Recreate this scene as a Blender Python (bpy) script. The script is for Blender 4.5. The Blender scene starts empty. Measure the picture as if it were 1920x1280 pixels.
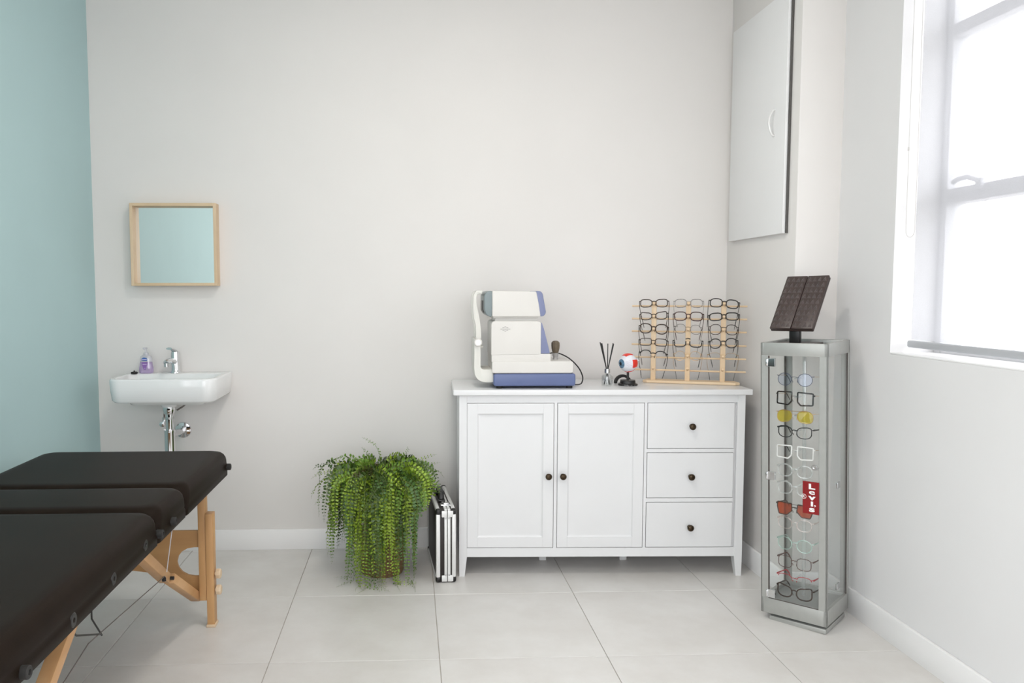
import bpy, bmesh, math, random
from mathutils import Vector, Matrix, Euler
random.seed(7)
PI = math.pi
R = math.radians
scene = bpy.context.scene
COL = scene.collection

# ------------------------------------------------------------------ camera
cam_data = bpy.data.cameras.new('camera')
cam = bpy.data.objects.new('camera', cam_data)
COL.objects.link(cam)
F_PX, CX, CY = 1477.5, 824.4, 652.4
YAW, PITCH, ROLL = 0.0377, 0.0723, -0.0017
cam_data.sensor_width = 36.0
cam_data.lens = F_PX / 1920 * 36.0
cam_data.shift_x = (960 - CX) / 1920
cam_data.shift_y = (CY - 640) / 1920
cam_data.clip_start = 0.02
_f = Vector((math.sin(YAW) * math.cos(PITCH), math.cos(YAW) * math.cos(PITCH), -math.sin(PITCH)))
_r0 = Vector((math.cos(YAW), -math.sin(YAW), 0))
_u0 = _r0.cross(_f)
_r = math.cos(ROLL) * _r0 + math.sin(ROLL) * _u0
_u = -math.sin(ROLL) * _r0 + math.cos(ROLL) * _u0
_m = Matrix((_r, _u, -_f)).transposed().to_4x4()
_m.translation = Vector((0, 0, 1.3025))
cam.matrix_world = _m
scene.camera = cam

# ------------------------------------------------------------------ world (bright overcast sky) and exposure
world = bpy.data.worlds.new('overcast_sky')
scene.world = world
world.use_nodes = True
_bg = world.node_tree.nodes['Background']
_bg.inputs['Color'].default_value = (0.97, 0.965, 1.0, 1)
_bg.inputs['Strength'].default_value = 1.0
vs = scene.view_settings
vs.view_transform = 'Standard'
vs.look = 'None'
vs.gamma = 1.0
vs.use_curve_mapping = False
vs.exposure = 2.2
scene.cycles.transparent_max_bounces = 32

# room dimensions (metres)
XL, XR, XC = -1.546, 1.786, 1.603      # left wall, right wall, side of the boxed-out column
YB, YC, YR = 3.948, 3.24, -2.3         # back wall, front of the column, rear wall behind the camera
ZC = 3.0
WT = 0.26                              # wall thickness
WIN = [(1.15, 2.86, 1.066, 2.72), (-1.7, 0.1, 1.066, 2.72)]   # right-wall windows, the second unseen and added for daylight: y0, y1, z0, z1
LGL = (-1.9, 1.1, 0.35, 2.75)          # unseen window added in the left wall for side light: y0, y1, z0, z1
GLZ = (-1.25, 1.5, 0.45, 2.85)         # unseen glazed opening added in the rear wall for fill: x0, x1, z0, z1


def portal(name, loc, rot, sx, sy):
    l = bpy.data.lights.new(name, 'AREA')
    l.shape = 'RECTANGLE'; l.size = sx; l.size_y = sy
    l.cycles.is_portal = True
    o = bpy.data.objects.new(name, l); COL.objects.link(o)
    o.location = loc; o.rotation_euler = rot


for _i, (y0, y1, z0, z1) in enumerate(WIN):
    portal('sky_portal', (XR + WT + .03, (y0 + y1) / 2, (z0 + z1) / 2), (0, R(90), 0), z1 - z0, y1 - y0)
portal('sky_portal', ((GLZ[0] + GLZ[1]) / 2, YR - WT - .03, (GLZ[2] + GLZ[3]) / 2), (R(90), 0, 0), GLZ[1] - GLZ[0], GLZ[3] - GLZ[2])


portal('sky_portal', (XL - WT - .03, (LGL[0] + LGL[1]) / 2, (LGL[2] + LGL[3]) / 2), (0, R(-90), 0), LGL[3] - LGL[2], LGL[1] - LGL[0])


# ------------------------------------------------------------------ materials
def new_mat(name):
    m = bpy.data.materials.new(name); m.use_nodes = True
    return m, m.node_tree.nodes, m.node_tree.links, m.node_tree.nodes['Principled BSDF']


def mat(name, col, rough=.5, metal=0, noise=0.04, scale=12, bump=0, bscale=150, spec=.5, coat=0, stretch=(1, 1, 1), alt=None):
    m, N, L, P = new_mat(name)
    P.inputs['Roughness'].default_value = rough
    P.inputs['Metallic'].default_value = metal
    P.inputs['Specular IOR Level'].default_value = spec
    P.inputs['Coat Weight'].default_value = coat
    tc = N.new('ShaderNodeTexCoord'); mp = N.new('ShaderNodeMapping')
    mp.inputs['Scale'].default_value = stretch
    L.new(tc.outputs['Object'], mp.inputs['Vector'])
    nz = N.new('ShaderNodeTexNoise'); nz.inputs['Scale'].default_value = scale; nz.inputs['Detail'].default_value = 4
    L.new(mp.outputs['Vector'], nz.inputs['Vector'])
    rp = N.new('ShaderNodeValToRGB')
    c2 = alt if alt else tuple(max(0, c * (1 - noise)) for c in col)
    c1 = col if alt else tuple(min(1, c * (1 + noise)) for c in col)
    rp.color_ramp.elements[0].color = (*c2, 1); rp.color_ramp.elements[0].position = .3
    rp.color_ramp.elements[1].color = (*c1, 1); rp.color_ramp.elements[1].position = .7
    L.new(nz.outputs['Fac'], rp.inputs['Fac']); L.new(rp.outputs['Color'], P.inputs['Base Color'])
    if bump:
        n2 = N.new('ShaderNodeTexNoise'); n2.inputs['Scale'].default_value = bscale; n2.inputs['Detail'].default_value = 3
        L.new(mp.outputs['Vector'], n2.inputs['Vector'])
        b = N.new('ShaderNodeBump'); b.inputs['Strength'].default_value = bump; b.inputs['Distance'].default_value = .002
        L.new(n2.outputs['Fac'], b.inputs['Height']); L.new(b.outputs['Normal'], P.inputs['Normal'])
    return m


def wood(name, c1, c2, rough=.5, axis='Z', scale=18):
    st = {'X': (.12, 1, 1), 'Y': (1, .12, 1), 'Z': (1, 1, .12)}[axis]
    return mat(name, c1, rough, noise=0, scale=scale, stretch=st, alt=c2, bump=.06, bscale=60)


def clear(name, tint=(1, 1, 1), gloss=.06, rough=.02, gcol=(1, 1, 1), body=None, bodyw=0):
    """thin clear sheet: transparent with a fresnel-like gloss, optional milky body"""
    m, N, L, P = new_mat(name)
    out = N['Material Output']
    tr = N.new('ShaderNodeBsdfTransparent'); tr.inputs['Color'].default_value = (*tint, 1)
    gl = N.new('ShaderNodeBsdfGlossy'); gl.inputs['Roughness'].default_value = rough; gl.inputs['Color'].default_value = (*gcol, 1)
    lw = N.new('ShaderNodeLayerWeight'); lw.inputs['Blend'].default_value = .35
    ma = N.new('ShaderNodeMath'); ma.operation = 'MULTIPLY_ADD'
    ma.inputs[1].default_value = .55; ma.inputs[2].default_value = gloss
    pw = N.new('ShaderNodeMath'); pw.operation = 'POWER'; pw.inputs[1].default_value = 3
    L.new(lw.outputs['Facing'], pw.inputs[0]); L.new(pw.outputs[0], ma.inputs[0])
    mx = N.new('ShaderNodeMixShader')
    L.new(ma.outputs[0], mx.inputs[0]); L.new(gl.outputs[0], mx.inputs[2])
    src = tr.outputs[0]
    if body:
        df = N.new('ShaderNodeBsdfDiffuse'); df.inputs['Color'].default_value = (*body, 1)
        m2 = N.new('ShaderNodeMixShader'); m2.inputs[0].default_value = bodyw
        L.new(tr.outputs[0], m2.inputs[1]); L.new(df.outputs[0], m2.inputs[2]); src = m2.outputs[0]
    L.new(src, mx.inputs[1]); L.new(mx.outputs[0], out.inputs['Surface'])
    return m


M = {}
M['wall'] = mat('wall_paint', (.775, .752, .73), .75, noise=.012, scale=2.5, bump=.05, bscale=220)
M['wall_right'] = mat('wall_paint_cool', (.755, .75, .75), .75, noise=.012, scale=2.5, bump=.05, bscale=220)
M['teal'] = mat('teal_paint', (.44, .61, .62), .7, noise=.015, scale=2.5, bump=.05, bscale=220)
M['ceiling'] = mat('ceiling_paint', (.88, .87, .855), .8, noise=.01, scale=2)
M['skirting'] = mat('skirting_paint', (.93, .925, .925), .4, noise=.01, scale=5)
M['white_wood'] = mat('white_lacquer', (.755, .758, .765), .32, noise=.008, scale=6)
M['top_white'] = mat('white_lacquer_top', (.775, .778, .785), .22, noise=.008, scale=6)
M['cupboard'] = mat('cupboard_paint', (.86, .86, .86), .4, noise=.01, scale=5)
M['grout'] = mat('grout', (.52, .48, .43), .9, noise=.08, scale=30)
M['ceramic'] = mat('white_ceramic', (.86, .87, .87), .08, noise=.005, scale=4, coat=.5)
M['chrome'] = mat('chrome', (.75, .75, .76), .08, metal=1, noise=.02, scale=8)
M['alu'] = mat('brushed_aluminium', (.41, .415, .395), .42, metal=.4, noise=.03, scale=40)
M['alu_bright'] = mat('bright_aluminium', (.80, .80, .79), .35, metal=.25, noise=.02, scale=60)
M['steel'] = mat('steel', (.62, .62, .62), .25, metal=1, noise=.04, scale=50)
M['bronze'] = mat('dark_bronze', (.060, .042, .026), .3, metal=.9, noise=.3, scale=120)
M['black'] = mat('black_plastic', (.012, .011, .011), .35, noise=.2, scale=40)
M['black_soft'] = mat('black_rubber', (.02, .019, .018), .7, noise=.2, scale=40)
M['case_black'] = mat('case_black_panel', (.018, .012, .011), .45, noise=.2, scale=60, bump=.2, bscale=400)
M['leather'] = mat('brown_vinyl', (.0150, .0100, .0072), .42, noise=.12, scale=9, bump=.10, bscale=500, spec=.05)
M['leather_dark'] = mat('brown_vinyl_frame', (.025, .018, .014), .5, noise=.12, scale=9)
M['beech_z'] = wood('beech_upright', (.62, .36, .16), (.50, .27, .11), .42, 'Z')
M['beech_x'] = wood('beech_panel', (.60, .34, .14), (.49, .26, .10), .45, 'X', 14)
M['beech_y'] = wood('beech_strut', (.66, .40, .20), (.55, .30, .13), .42, 'Y')
M['beech_pale'] = wood('pale_beech', (.78, .62, .44), (.70, .52, .34), .5, 'X')
M['pine_z'] = wood('pine_upright', (.80, .62, .42), (.72, .52, .32), .5, 'Z')
M['pine_x'] = wood('pine_bar', (.80, .62, .42), (.72, .52, .32), .5, 'X')
M['frame_wood_x'] = wood('mirror_wood_x', (.74, .58, .39), (.63, .46, .28), .5, 'X')
M['frame_wood_z'] = wood('mirror_wood_z', (.74, .58, .40), (.64, .47, .30), .5, 'Z')
M['device'] = mat('cream_plastic', (.70, .68, .645), .38, noise=.01, scale=8)
M['device_arm'] = mat('cream_plastic_arm', (.73, .72, .67), .42, noise=.01, scale=8)
M['device_blue'] = mat('blue_plastic', (.115, .15, .30), .36, noise=.03, scale=8)
M['device_lilac'] = mat('lilac_plastic', (.19, .215, .36), .34, noise=.03, scale=8)
M['device_grey'] = mat('grey_green_plastic', (.21, .255, .265), .35, noise=.04, scale=8)
M['slot'] = mat('vent_slot', (.10, .095, .09), .8)
M['grip'] = mat('joystick_grip', (.13, .10, .065), .5, noise=.15, scale=60)
M['grey_plastic'] = mat('grey_plastic', (.36, .35, .34), .5, noise=.04)
M['trimirror'] = mat('dark_brown_leatherette', (.050, .033, .029), .38, noise=.15, scale=60)
M['trimirror_light'] = mat('embossed_leatherette', (.085, .064, .060), .28, noise=.15, scale=60)
M['gasket_gap'] = mat('dark_seal_gap', (.07, .055, .05), .6)
M['tray'] = mat('tray_grey', (.30, .31, .30), .5, noise=.05)
M['red_sign'] = mat('red_acrylic', (.24, .006, .008), .25, noise=.05, scale=10)
M['white_print'] = mat('white_print', (.85, .85, .84), .5, noise=.01)
M['eye_white'] = mat('eyeball_white', (.78, .79, .84), .3, noise=.03, scale=25)
M['eye_red'] = mat('muscle_red', (.75, .035, .018), .38, noise=.08, scale=40)
M['eye_iris'] = mat('iris_blue', (.10, .20, .30), .2, noise=.45, scale=90)
M['eye_pupil'] = mat('pupil', (.02, .025, .03), .15)
M['vessel'] = mat('vessel_blue_red', (.45, .28, .45), .5)
M['pot'] = wood('woven_pot', (.24, .13, .06), (.13, .07, .035), .7, 'Z', 40)
M['soil'] = mat('soil', (.05, .035, .02), .9, noise=.4, scale=60)
for i, (a, b) in enumerate((((.30, .42, .035), (.20, .32, .025)), ((.16, .28, .03), (.09, .19, .02)), ((.06, .11, .02), (.035, .07, .012)),
                            ((.085, .17, .04), (.05, .11, .028)), ((.10, .085, .02), (.06, .055, .014)))):
    M['leaf%d' % i] = mat('fern_leaf', a, .38, noise=0, scale=25, alt=b)
M['stem'] = mat('fern_stem', (.16, .20, .05), .5)
M['tort'] = mat('dark_tortoise', (.055, .028, .016), .25, noise=0, scale=160, alt=(.016, .010, .008))
M['blackframe'] = mat('black_acetate', (.012, .010, .010), .22, noise=.1)
M['redbrown'] = mat('burgundy_acetate', (.045, .010, .009), .25, noise=.2, scale=100)
M['gold'] = mat('gold_metal', (.62, .42, .22), .28, metal=1, noise=.05)
M['gunmetal'] = mat('gunmetal', (.10, .085, .08), .32, metal=.8, noise=.1)
M['bluegrey'] = mat('bluegrey_metal', (.10, .11, .17), .35, metal=.6, noise=.1)
M['whiteframe'] = mat('white_acetate', (.80, .79, .77), .3, noise=.01)
M['redframe'] = mat('red_metal', (.42, .02, .03), .3, noise=.1)
M['brownframe'] = mat('brown_acetate', (.085, .028, .018), .3, noise=.15, scale=80)
M['tortpale'] = mat('speckled_frame', (.40, .38, .36), .3, noise=0, scale=230, alt=(.07, .065, .07))
M['clearframe'] = clear('clear_acetate', (.93, .94, .93), .14, .08, body=(.75, .76, .76), bodyw=.20)
M['pinkclear'] = clear('pink_clear_acetate', (.96, .90, .88), .12, .08, body=(.80, .70, .68), bodyw=.10)
M['mint'] = clear('mint_clear_acetate', (.82, .93, .89), .12, .08, body=(.60, .74, .69), bodyw=.22)
M['lens'] = clear('clear_lens', (.97, .97, .97), .03)
M['lens_blue'] = clear('blue_tint_lens', (.83, .87, .97), .06, gcol=(.8, .85, 1))
M['lens_yellow'] = clear('yellow_lens', (.80, .66, .10), .05, body=(.62, .50, .08), bodyw=.35)
M['lens_red'] = clear('orange_red_lens', (.62, .13, .06), .05, body=(.50, .08, .025), bodyw=.35)
M['lens_mint'] = clear('mint_tint_lens', (.88, .96, .93), .04)
M['glass'] = clear('display_glass', (.985, .99, .987), .02)
M['pane'] = clear('window_glass', (.97, .98, .98), .03)
M['acrylic'] = clear('clear_acrylic', (.90, .92, .92), .14, .05, body=(.7, .7, .7), bodyw=.12)
M['bottle_glass'] = clear('bottle_glass', (.95, .96, .96), .10)
M['mauve'] = clear('mauve_liquid', (.82, .72, .90), .10, body=(.62, .50, .74), bodyw=.40)
M['clear_plastic'] = clear('clear_bottle', (.90, .90, .93), .10, body=(.75, .75, .78), bodyw=.25)
M['label_mauve'] = mat('mauve_label', (.26, .13, .42), .4, noise=.1, scale=30)
M['label_pale'] = mat('pale_mauve_label', (.66, .56, .80), .4, noise=.05)
M['label_blue'] = mat('blue_label', (.04, .13, .42), .35, noise=.1, scale=40)
M['window_frame'] = mat('window_frame_paint', (.70, .70, .71), .5, noise=.01)
M['rail_grey'] = mat('blind_rail_grey', (.42, .43, .45), .5, noise=.02)
M['cord'] = mat('pull_chain', (.62, .60, .58), .5)
M['rope'] = mat('white_cable', (.72, .69, .70), .6)
M['wire_dark'] = mat('dark_cable', (.16, .14, .13), .5)
M['concrete'] = mat('outdoor_paving', (.55, .54, .52), .9, noise=.1, scale=3)


def mirror_mat():
    m, N, L, P = new_mat('mirror_silver')
    P.inputs['Metallic'].default_value = 1; P.inputs['Roughness'].default_value = .015
    P.inputs['Base Color'].default_value = (.87, .885, .87, 1)
    return m


def blind_mat():
    m, N, L, P = new_mat('sheer_blind_fabric')
    out = N['Material Output']
    tr = N.new('ShaderNodeBsdfTransparent'); tr.inputs['Color'].default_value = (1, 1, 1, 1)
    tl = N.new('ShaderNodeBsdfTranslucent'); tl.inputs['Color'].default_value = (.44, .44, .46, 1)
    df = N.new('ShaderNodeBsdfDiffuse'); df.inputs['Color'].default_value = (.44, .44, .46, 1)
    a = N.new('ShaderNodeMixShader'); a.inputs[0].default_value = .35
    L.new(tl.outputs[0], a.inputs[1]); L.new(df.outputs[0], a.inputs[2])
    tc = N.new('ShaderNodeTexCoord'); nz = N.new('ShaderNodeTexNoise'); nz.inputs['Scale'].default_value = 300
    L.new(tc.outputs['Object'], nz.inputs['Vector'])
    mr = N.new('ShaderNodeMapRange'); mr.inputs['To Min'].default_value = .52; mr.inputs['To Max'].default_value = .60
    L.new(nz.outputs['Fac'], mr.inputs['Value'])
    b = N.new('ShaderNodeMixShader')
    L.new(mr.outputs[0], b.inputs[0]); L.new(tr.outputs[0], b.inputs[1]); L.new(a.outputs[0], b.inputs[2])
    L.new(b.outputs[0], out.inputs['Surface'])
    return m


def tile_mat(k):
    m, N, L, P = new_mat('porcelain_tile')
    tc = N.new('ShaderNodeTexCoord'); mp = N.new('ShaderNodeMapping')
    mp.inputs['Location'].default_value = (k * 3.7, k * 1.9, 0)
    L.new(tc.outputs['Object'], mp.inputs['Vector'])
    n1 = N.new('ShaderNodeTexNoise'); n1.inputs['Scale'].default_value = 3.2; n1.inputs['Detail'].default_value = 6; n1.inputs['Roughness'].default_value = .62
    L.new(mp.outputs['Vector'], n1.inputs['Vector'])
    rp = N.new('ShaderNodeValToRGB')
    rp.color_ramp.elements[0].position = .30; rp.color_ramp.elements[0].color = (.64, .615, .585, 1)
    rp.color_ramp.elements[1].position = .68; rp.color_ramp.elements[1].color = (.74, .725, .705, 1)
    L.new(n1.outputs['Fac'], rp.inputs['Fac']); L.new(rp.outputs['Color'], P.inputs['Base Color'])
    n2 = N.new('ShaderNodeTexNoise'); n2.inputs['Scale'].default_value = 7; n2.inputs['Detail'].default_value = 5
    L.new(mp.outputs['Vector'], n2.inputs['Vector'])
    mr = N.new('ShaderNodeMapRange'); mr.inputs['To Min'].default_value = .24; mr.inputs['To Max'].default_value = .40
    L.new(n2.outputs['Fac'], mr.inputs['Value']); L.new(mr.outputs[0], P.inputs['Roughness'])
    return m


M['mirror'] = mirror_mat()
M['blind'] = blind_mat()
for k in range(5):
    M['tile%d' % k] = tile_mat(k)


# ------------------------------------------------------------------ mesh helpers
def link(name, bm, material, parent=None, smooth=35, label=None):
    me = bpy.data.meshes.new(name)
    bmesh.ops.recalc_face_normals(bm, faces=bm.faces[:])
    bm.to_mesh(me); bm.free()
    mats = material if isinstance(material, (list, tuple)) else [material]
    for mm in mats:
        me.materials.append(M[mm] if isinstance(mm, str) else mm)
    if smooth:
        me.polygons.foreach_set('use_smooth', [True] * len(me.polygons))
        me.set_sharp_from_angle(angle=R(smooth))
    o = bpy.data.objects.new(name, me); COL.objects.link(o)
    if parent:
        o.parent = parent
    if label:
        o['label'] = label
    return o


def thing(name, label, cat, loc=(0, 0, 0), rot=(0, 0, 0), group=None):
    o = bpy.data.objects.new(name, None); COL.objects.link(o)
    o.empty_display_size = .05
    o.location = loc; o.rotation_euler = rot
    o['label'] = label; o['category'] = cat
    if group:
        o['group'] = group
    return o


def tag(o, label, cat, group=None):
    o['label'] = label; o['category'] = cat
    if group:
        o['group'] = group
    return o


def struct(o, label=None):
    o['kind'] = 'structure'
    if label:
        o['label'] = label
    return o


def box(bm, x0, x1, y0, y1, z0, z1, bev=0, seg=2, mi=0):
    r = bmesh.ops.create_cube(bm, size=1)
    vs_ = r['verts']
    for v in vs_:
        v.co = Vector((x0 + (v.co.x + .5) * (x1 - x0), y0 + (v.co.y + .5) * (y1 - y0), z0 + (v.co.z + .5) * (z1 - z0)))
    fs = set(f for v in vs_ for f in v.link_faces)
    if bev:
        es = list(set(e for v in vs_ for e in v.link_edges))
        r = bmesh.ops.bevel(bm, geom=es, offset=bev, segments=seg, profile=.5, affect='EDGES', clamp_overlap=True)
        fs |= set(r['faces'])
    for f in fs:
        if f.is_valid:
            f.material_index = mi
    return vs_


def B():
    return bmesh.new()


def bx(name, dims, material, parent=None, bev=0.002, seg=2, label=None):
    bm = B(); box(bm, *dims, bev, seg)
    return link(name, bm, material, parent, label=label)


def rings(bm, rs, cap0=True, cap1=True, closed=True, mi=0):
    """loft between rings (lists of points of equal count)"""
    vv = [[bm.verts.new(p) for p in r] for r in rs]
    n = len(rs[0])
    for a, b in zip(vv[:-1], vv[1:]):
        for i in range(n if closed else n - 1):
            j = (i + 1) % n
            f = bm.faces.new((a[i], a[j], b[j], b[i])); f.material_index = mi
    if cap0:
        bm.faces.new(vv[0][::-1]).material_index = mi
    if cap1:
        bm.faces.new(vv[-1]).material_index = mi
    return vv


def rrect(x0, x1, y0, y1, r, z=0, n=6, rs=None):
    """rounded rectangle ring; rs = radius per corner (x1y1, x0y1, x0y0, x1y0)"""
    rs = rs or (r,) * 4
    out = []
    for (cx, cy, a0), rr in zip(((x1, y1, 0), (x0, y1, 90), (x0, y0, 180), (x1, y0, 270)), rs):
        sx = -1 if cx == x1 else 1
        sy = -1 if cy == y1 else 1
        for k in range(n + 1):
            a = R(a0 + 90 * k / n)
            out.append(Vector((cx + sx * rr + rr * math.cos(a), cy + sy * rr + rr * math.sin(a), z)))
    return out


def slab(bm, x0, x1, y0, y1, z0, z1, rc, re, n=6, top=True, bottom=True, ne=4):
    """upholstered / soft slab: rounded corners rc in plan, rounded rims re"""
    rs = []
    if bottom:
        for k in range(ne + 1):
            a = R(90 * k / ne); d = re * (1 - math.sin(a)); z = z0 + re * (1 - math.cos(a))
            rs.append(rrect(x0 + d, x1 - d, y0 + d, y1 - d, max(rc - d, .001), z, n))
    else:
        rs.append(rrect(x0, x1, y0, y1, rc, z0, n))
    if top:
        for k in range(ne + 1):
            a = R(90 * k / ne); d = re * (1 - math.cos(a)); z = z1 - re + re * math.sin(a)
            rs.append(rrect(x0 + d, x1 - d, y0 + d, y1 - d, max(rc - d, .001), z, n))
    else:
        rs.append(rrect(x0, x1, y0, y1, rc, z1, n))
    rings(bm, rs)


def lathe(bm, prof, n=24, mi=0, loc=(0, 0, 0), axis='Z'):
    """profile (r, z); axis Z or Y"""
    rs = []
    for r, z in prof:
        ring = []
        for k in range(n):
            a = 2 * PI * k / n
            p = Vector((max(r, 1e-4) * math.cos(a), max(r, 1e-4) * math.sin(a), z))
            if axis == 'Y':
                p = Vector((p.x, -p.z, p.y))
            elif axis == 'X':
                p = Vector((p.z, p.x, p.y))
            ring.append(p + Vector(loc))
        rs.append(ring)
    rings(bm, rs, mi=mi)


def smooth_path(pts, n=6):
    pts = [Vector(p) for p in pts]
    out = []
    for i in range(len(pts) - 1):
        p0, p1, p2, p3 = pts[max(i - 1, 0)], pts[i], pts[i + 1], pts[min(i + 2, len(pts) - 1)]
        for k in range(n):
            t = k / n
            out.append(.5 * ((2 * p1) + (p2 - p0) * t + (2 * p0 - 5 * p1 + 4 * p2 - p3) * t * t + (3 * p1 - p0 - 3 * p2 + p3) * t ** 3))
    return out + [pts[-1]]


def tube(bm, pts, rad, n=8, closed=False, mi=0, flat=None, ref=None, taper=None):
    """tube along pts; flat=(a, b) half sizes of an elliptical section along ref / across it"""
    pts = [Vector(p) for p in pts]
    m = len(pts)
    rs = []
    prev = None
    for i, p in enumerate(pts):
        if closed:
            t = pts[(i + 1) % m] - pts[i - 1]
        else:
            t = pts[min(i + 1, m - 1)] - pts[max(i - 1, 0)]
        t.normalize()
        if ref is not None:
            u = Vector(ref) - t * t.dot(Vector(ref)); u.normalize()
        else:
            if prev is None:
                u = t.orthogonal().normalized()
            else:
                u = prev - t * t.dot(prev)
                u = u.normalized() if u.length > 1e-6 else t.orthogonal().normalized()
            prev = u
        w = t.cross(u)
        a, b = flat if flat else (rad, rad)
        k = taper[i] if taper else 1
        rs.append([p + k * (a * math.cos(2 * PI * j / n) * u + b * math.sin(2 * PI * j / n) * w) for j in range(n)])
    if closed:
        rs.append(rs[0])
        vv = [[bm.verts.new(q) for q in r] for r in rs[:-1]]
        vv.append(vv[0])
        for a_, b_ in zip(vv[:-1], vv[1:]):
            for i in range(n):
                f = bm.faces.new((a_[i], a_[(i + 1) % n], b_[(i + 1) % n], b_[i])); f.material_index = mi
    else:
        rings(bm, rs, mi=mi)


def prism(bm, pts, d0, d1, plane='XZ', bev=0, seg=3, mi=0):
    """extrude polygon; plane XZ extrudes along y, XY along z, YZ along x"""
    def P3(a, b, d):
        return {'XZ': (a, d, b), 'XY': (a, b, d), 'YZ': (d, a, b)}[plane]
    v0 = [bm.verts.new(P3(a, b, d0)) for a, b in pts]
    v1 = [bm.verts.new(P3(a, b, d1)) for a, b in pts]
    n = len(pts)
    fs = [bm.faces.new(v0[::-1]), bm.faces.new(v1)]
    for i in range(n):
        fs.append(bm.faces.new((v0[i], v0[(i + 1) % n], v1[(i + 1) % n], v1[i])))
    bmesh.ops.recalc_face_normals(bm, faces=fs)
    if bev:
        es = [e for f in fs[:2] for e in f.edges]
        bmesh.ops.bevel(bm, geom=es, offset=bev, segments=seg, profile=.5, affect='EDGES', clamp_overlap=True)


def rpoly(pts, rads, n=5):
    """polygon with rounded corners"""
    out = []
    m = len(pts)
    if not isinstance(rads, (list, tuple)):
        rads = [rads] * m
    for i in range(m):
        p = Vector(pts[i]); a = Vector(pts[i - 1]); b = Vector(pts[(i + 1) % m]); r = rads[i]
        if r <= 0:
            out.append((p.x, p.y)); continue
        da = (a - p); db = (b - p)
        l = min(r, da.length * .49, db.length * .49)
        s = p + da.normalized() * l; e = p + db.normalized() * l
        for k in range(n + 1):
            t = k / n
            q = (1 - t) ** 2 * s + 2 * t * (1 - t) * p + t * t * e
            out.append((q.x, q.y))
    return out


# ------------------------------------------------------------------ the setting
# floor with separate tiles
TX0, TY0, TS = -0.5001, 3.3054, 0.6
fl = B(); box(fl, XL - .05, XR + .05, YR - .05, YB + .05, -.06, -.004)
floor = struct(link('floor', fl, 'grout', smooth=0))
G = .0012
for i in range(-2, 4):
    for j in range(-2, 10):
        x0 = max(TX0 + TS * i + G, XL); x1 = min(TX0 + TS * (i + 1) - G, XR)
        y1 = min(TY0 - TS * j - G + TS, YB); y0 = max(TY0 - TS * j + G, YR)
        if x1 - x0 < .03 or y1 - y0 < .03:
            continue
        bm = B(); box(bm, x0, x1, y0, y1, -.012, 0, .0012, 1)
        link('tile', bm, 'tile%d' % ((i * 3 + j * 2) % 5), floor, smooth=0)

bm = B(); box(bm, XL - .05, XR + .05, YR - .05, YB + .05, ZC, ZC + .1)
struct(link('ceiling', bm, 'ceiling', smooth=0))
bm = B(); box(bm, XL - WT, XR + WT, YB, YB + .2, -.05, ZC + .05)
struct(link('wall_back', bm, 'wall', smooth=0))


def wall_with_holes(name, material, fixed, thick, axis, a0, a1, z0, z1, holes):
    """axis 'X': wall lies in plane x=fixed (thick outward +x), a along y; axis 'Y': plane y=fixed, a along x"""
    bm = B()
    edges = sorted(set([a0, a1] + [h[0] for h in holes] + [h[1] for h in holes]))
    zed = sorted(set([z0, z1] + [h[2] for h in holes] + [h[3] for h in holes]))
    lo, hi = sorted((fixed, fixed + thick))
    vd = {}

    def V(d, a, z):
        k = (round(d, 5), round(a, 5), round(z, 5))
        if k not in vd:
            vd[k] = bm.verts.new((d, a, z) if axis == 'X' else (a, d, z))
        return vd[k]

    def solid(i, j):
        if i < 0 or j < 0 or i >= len(edges) - 1 or j >= len(zed) - 1:
            return False
        ca = (edges[i] + edges[i + 1]) / 2; cz = (zed[j] + zed[j + 1]) / 2
        return not any(h[0] < ca < h[1] and h[2] < cz < h[3] for h in holes)
    for i in range(len(edges) - 1):
        for j in range(len(zed) - 1):
            if not solid(i, j):
                continue
            A0, A1, Z0, Z1 = edges[i], edges[i + 1], zed[j], zed[j + 1]
            for d in (lo, hi):
                bm.faces.new((V(d, A0, Z0), V(d, A1, Z0), V(d, A1, Z1), V(d, A0, Z1)))
            if not solid(i - 1, j):
                bm.faces.new((V(lo, A0, Z0), V(hi, A0, Z0), V(hi, A0, Z1), V(lo, A0, Z1)))
            if not solid(i + 1, j):
                bm.faces.new((V(lo, A1, Z0), V(hi, A1, Z0), V(hi, A1, Z1), V(lo, A1, Z1)))
            if not solid(i, j - 1):
                bm.faces.new((V(lo, A0, Z0), V(hi, A0, Z0), V(hi, A1, Z0), V(lo, A1, Z0)))
            if not solid(i, j + 1):
                bm.faces.new((V(lo, A0, Z1), V(hi, A0, Z1), V(hi, A1, Z1), V(lo, A1, Z1)))
    return struct(link(name, bm, material, smooth=0))


wall_with_holes('wall_right', 'wall_right', XR, WT, 'X', YR - .05, YB, -.05, ZC + .05, WIN)
wall_with_holes('wall_left', 'teal', XL, -WT, 'X', YR - .05, YB, -.05, ZC + .05, [LGL])
wall_with_holes('wall_rear', 'ceiling', YR, -WT, 'Y', XL - .05, XR + WT, -.05, ZC + .05, [GLZ])
bm = B(); box(bm, XC, XR + .01, YC, YB + .01, -.02, ZC + .02, .006, 2)
struct(link('wall_column', bm, 'wall'))

# skirting boards
SK = .102


def skirting(name, x0, x1, y0, y1):
    bm = B(); box(bm, x0, x1, y0, y1, -.002, SK, .004, 2)
    struct(link(name, bm, 'skirting'))


skirting('baseboard_back', XL, XC, YB - .016, YB)
skirting('baseboard_column', XC - .016, XC, YC - .016, YB - .016)
skirting('baseboard_front', XC, XR, YC - .016, YC)
skirting('baseboard_right', XR - .016, XR, YR, YC - .016)
skirting('baseboard_left', XL, XL + .016, YR, YB - .016)

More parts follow.
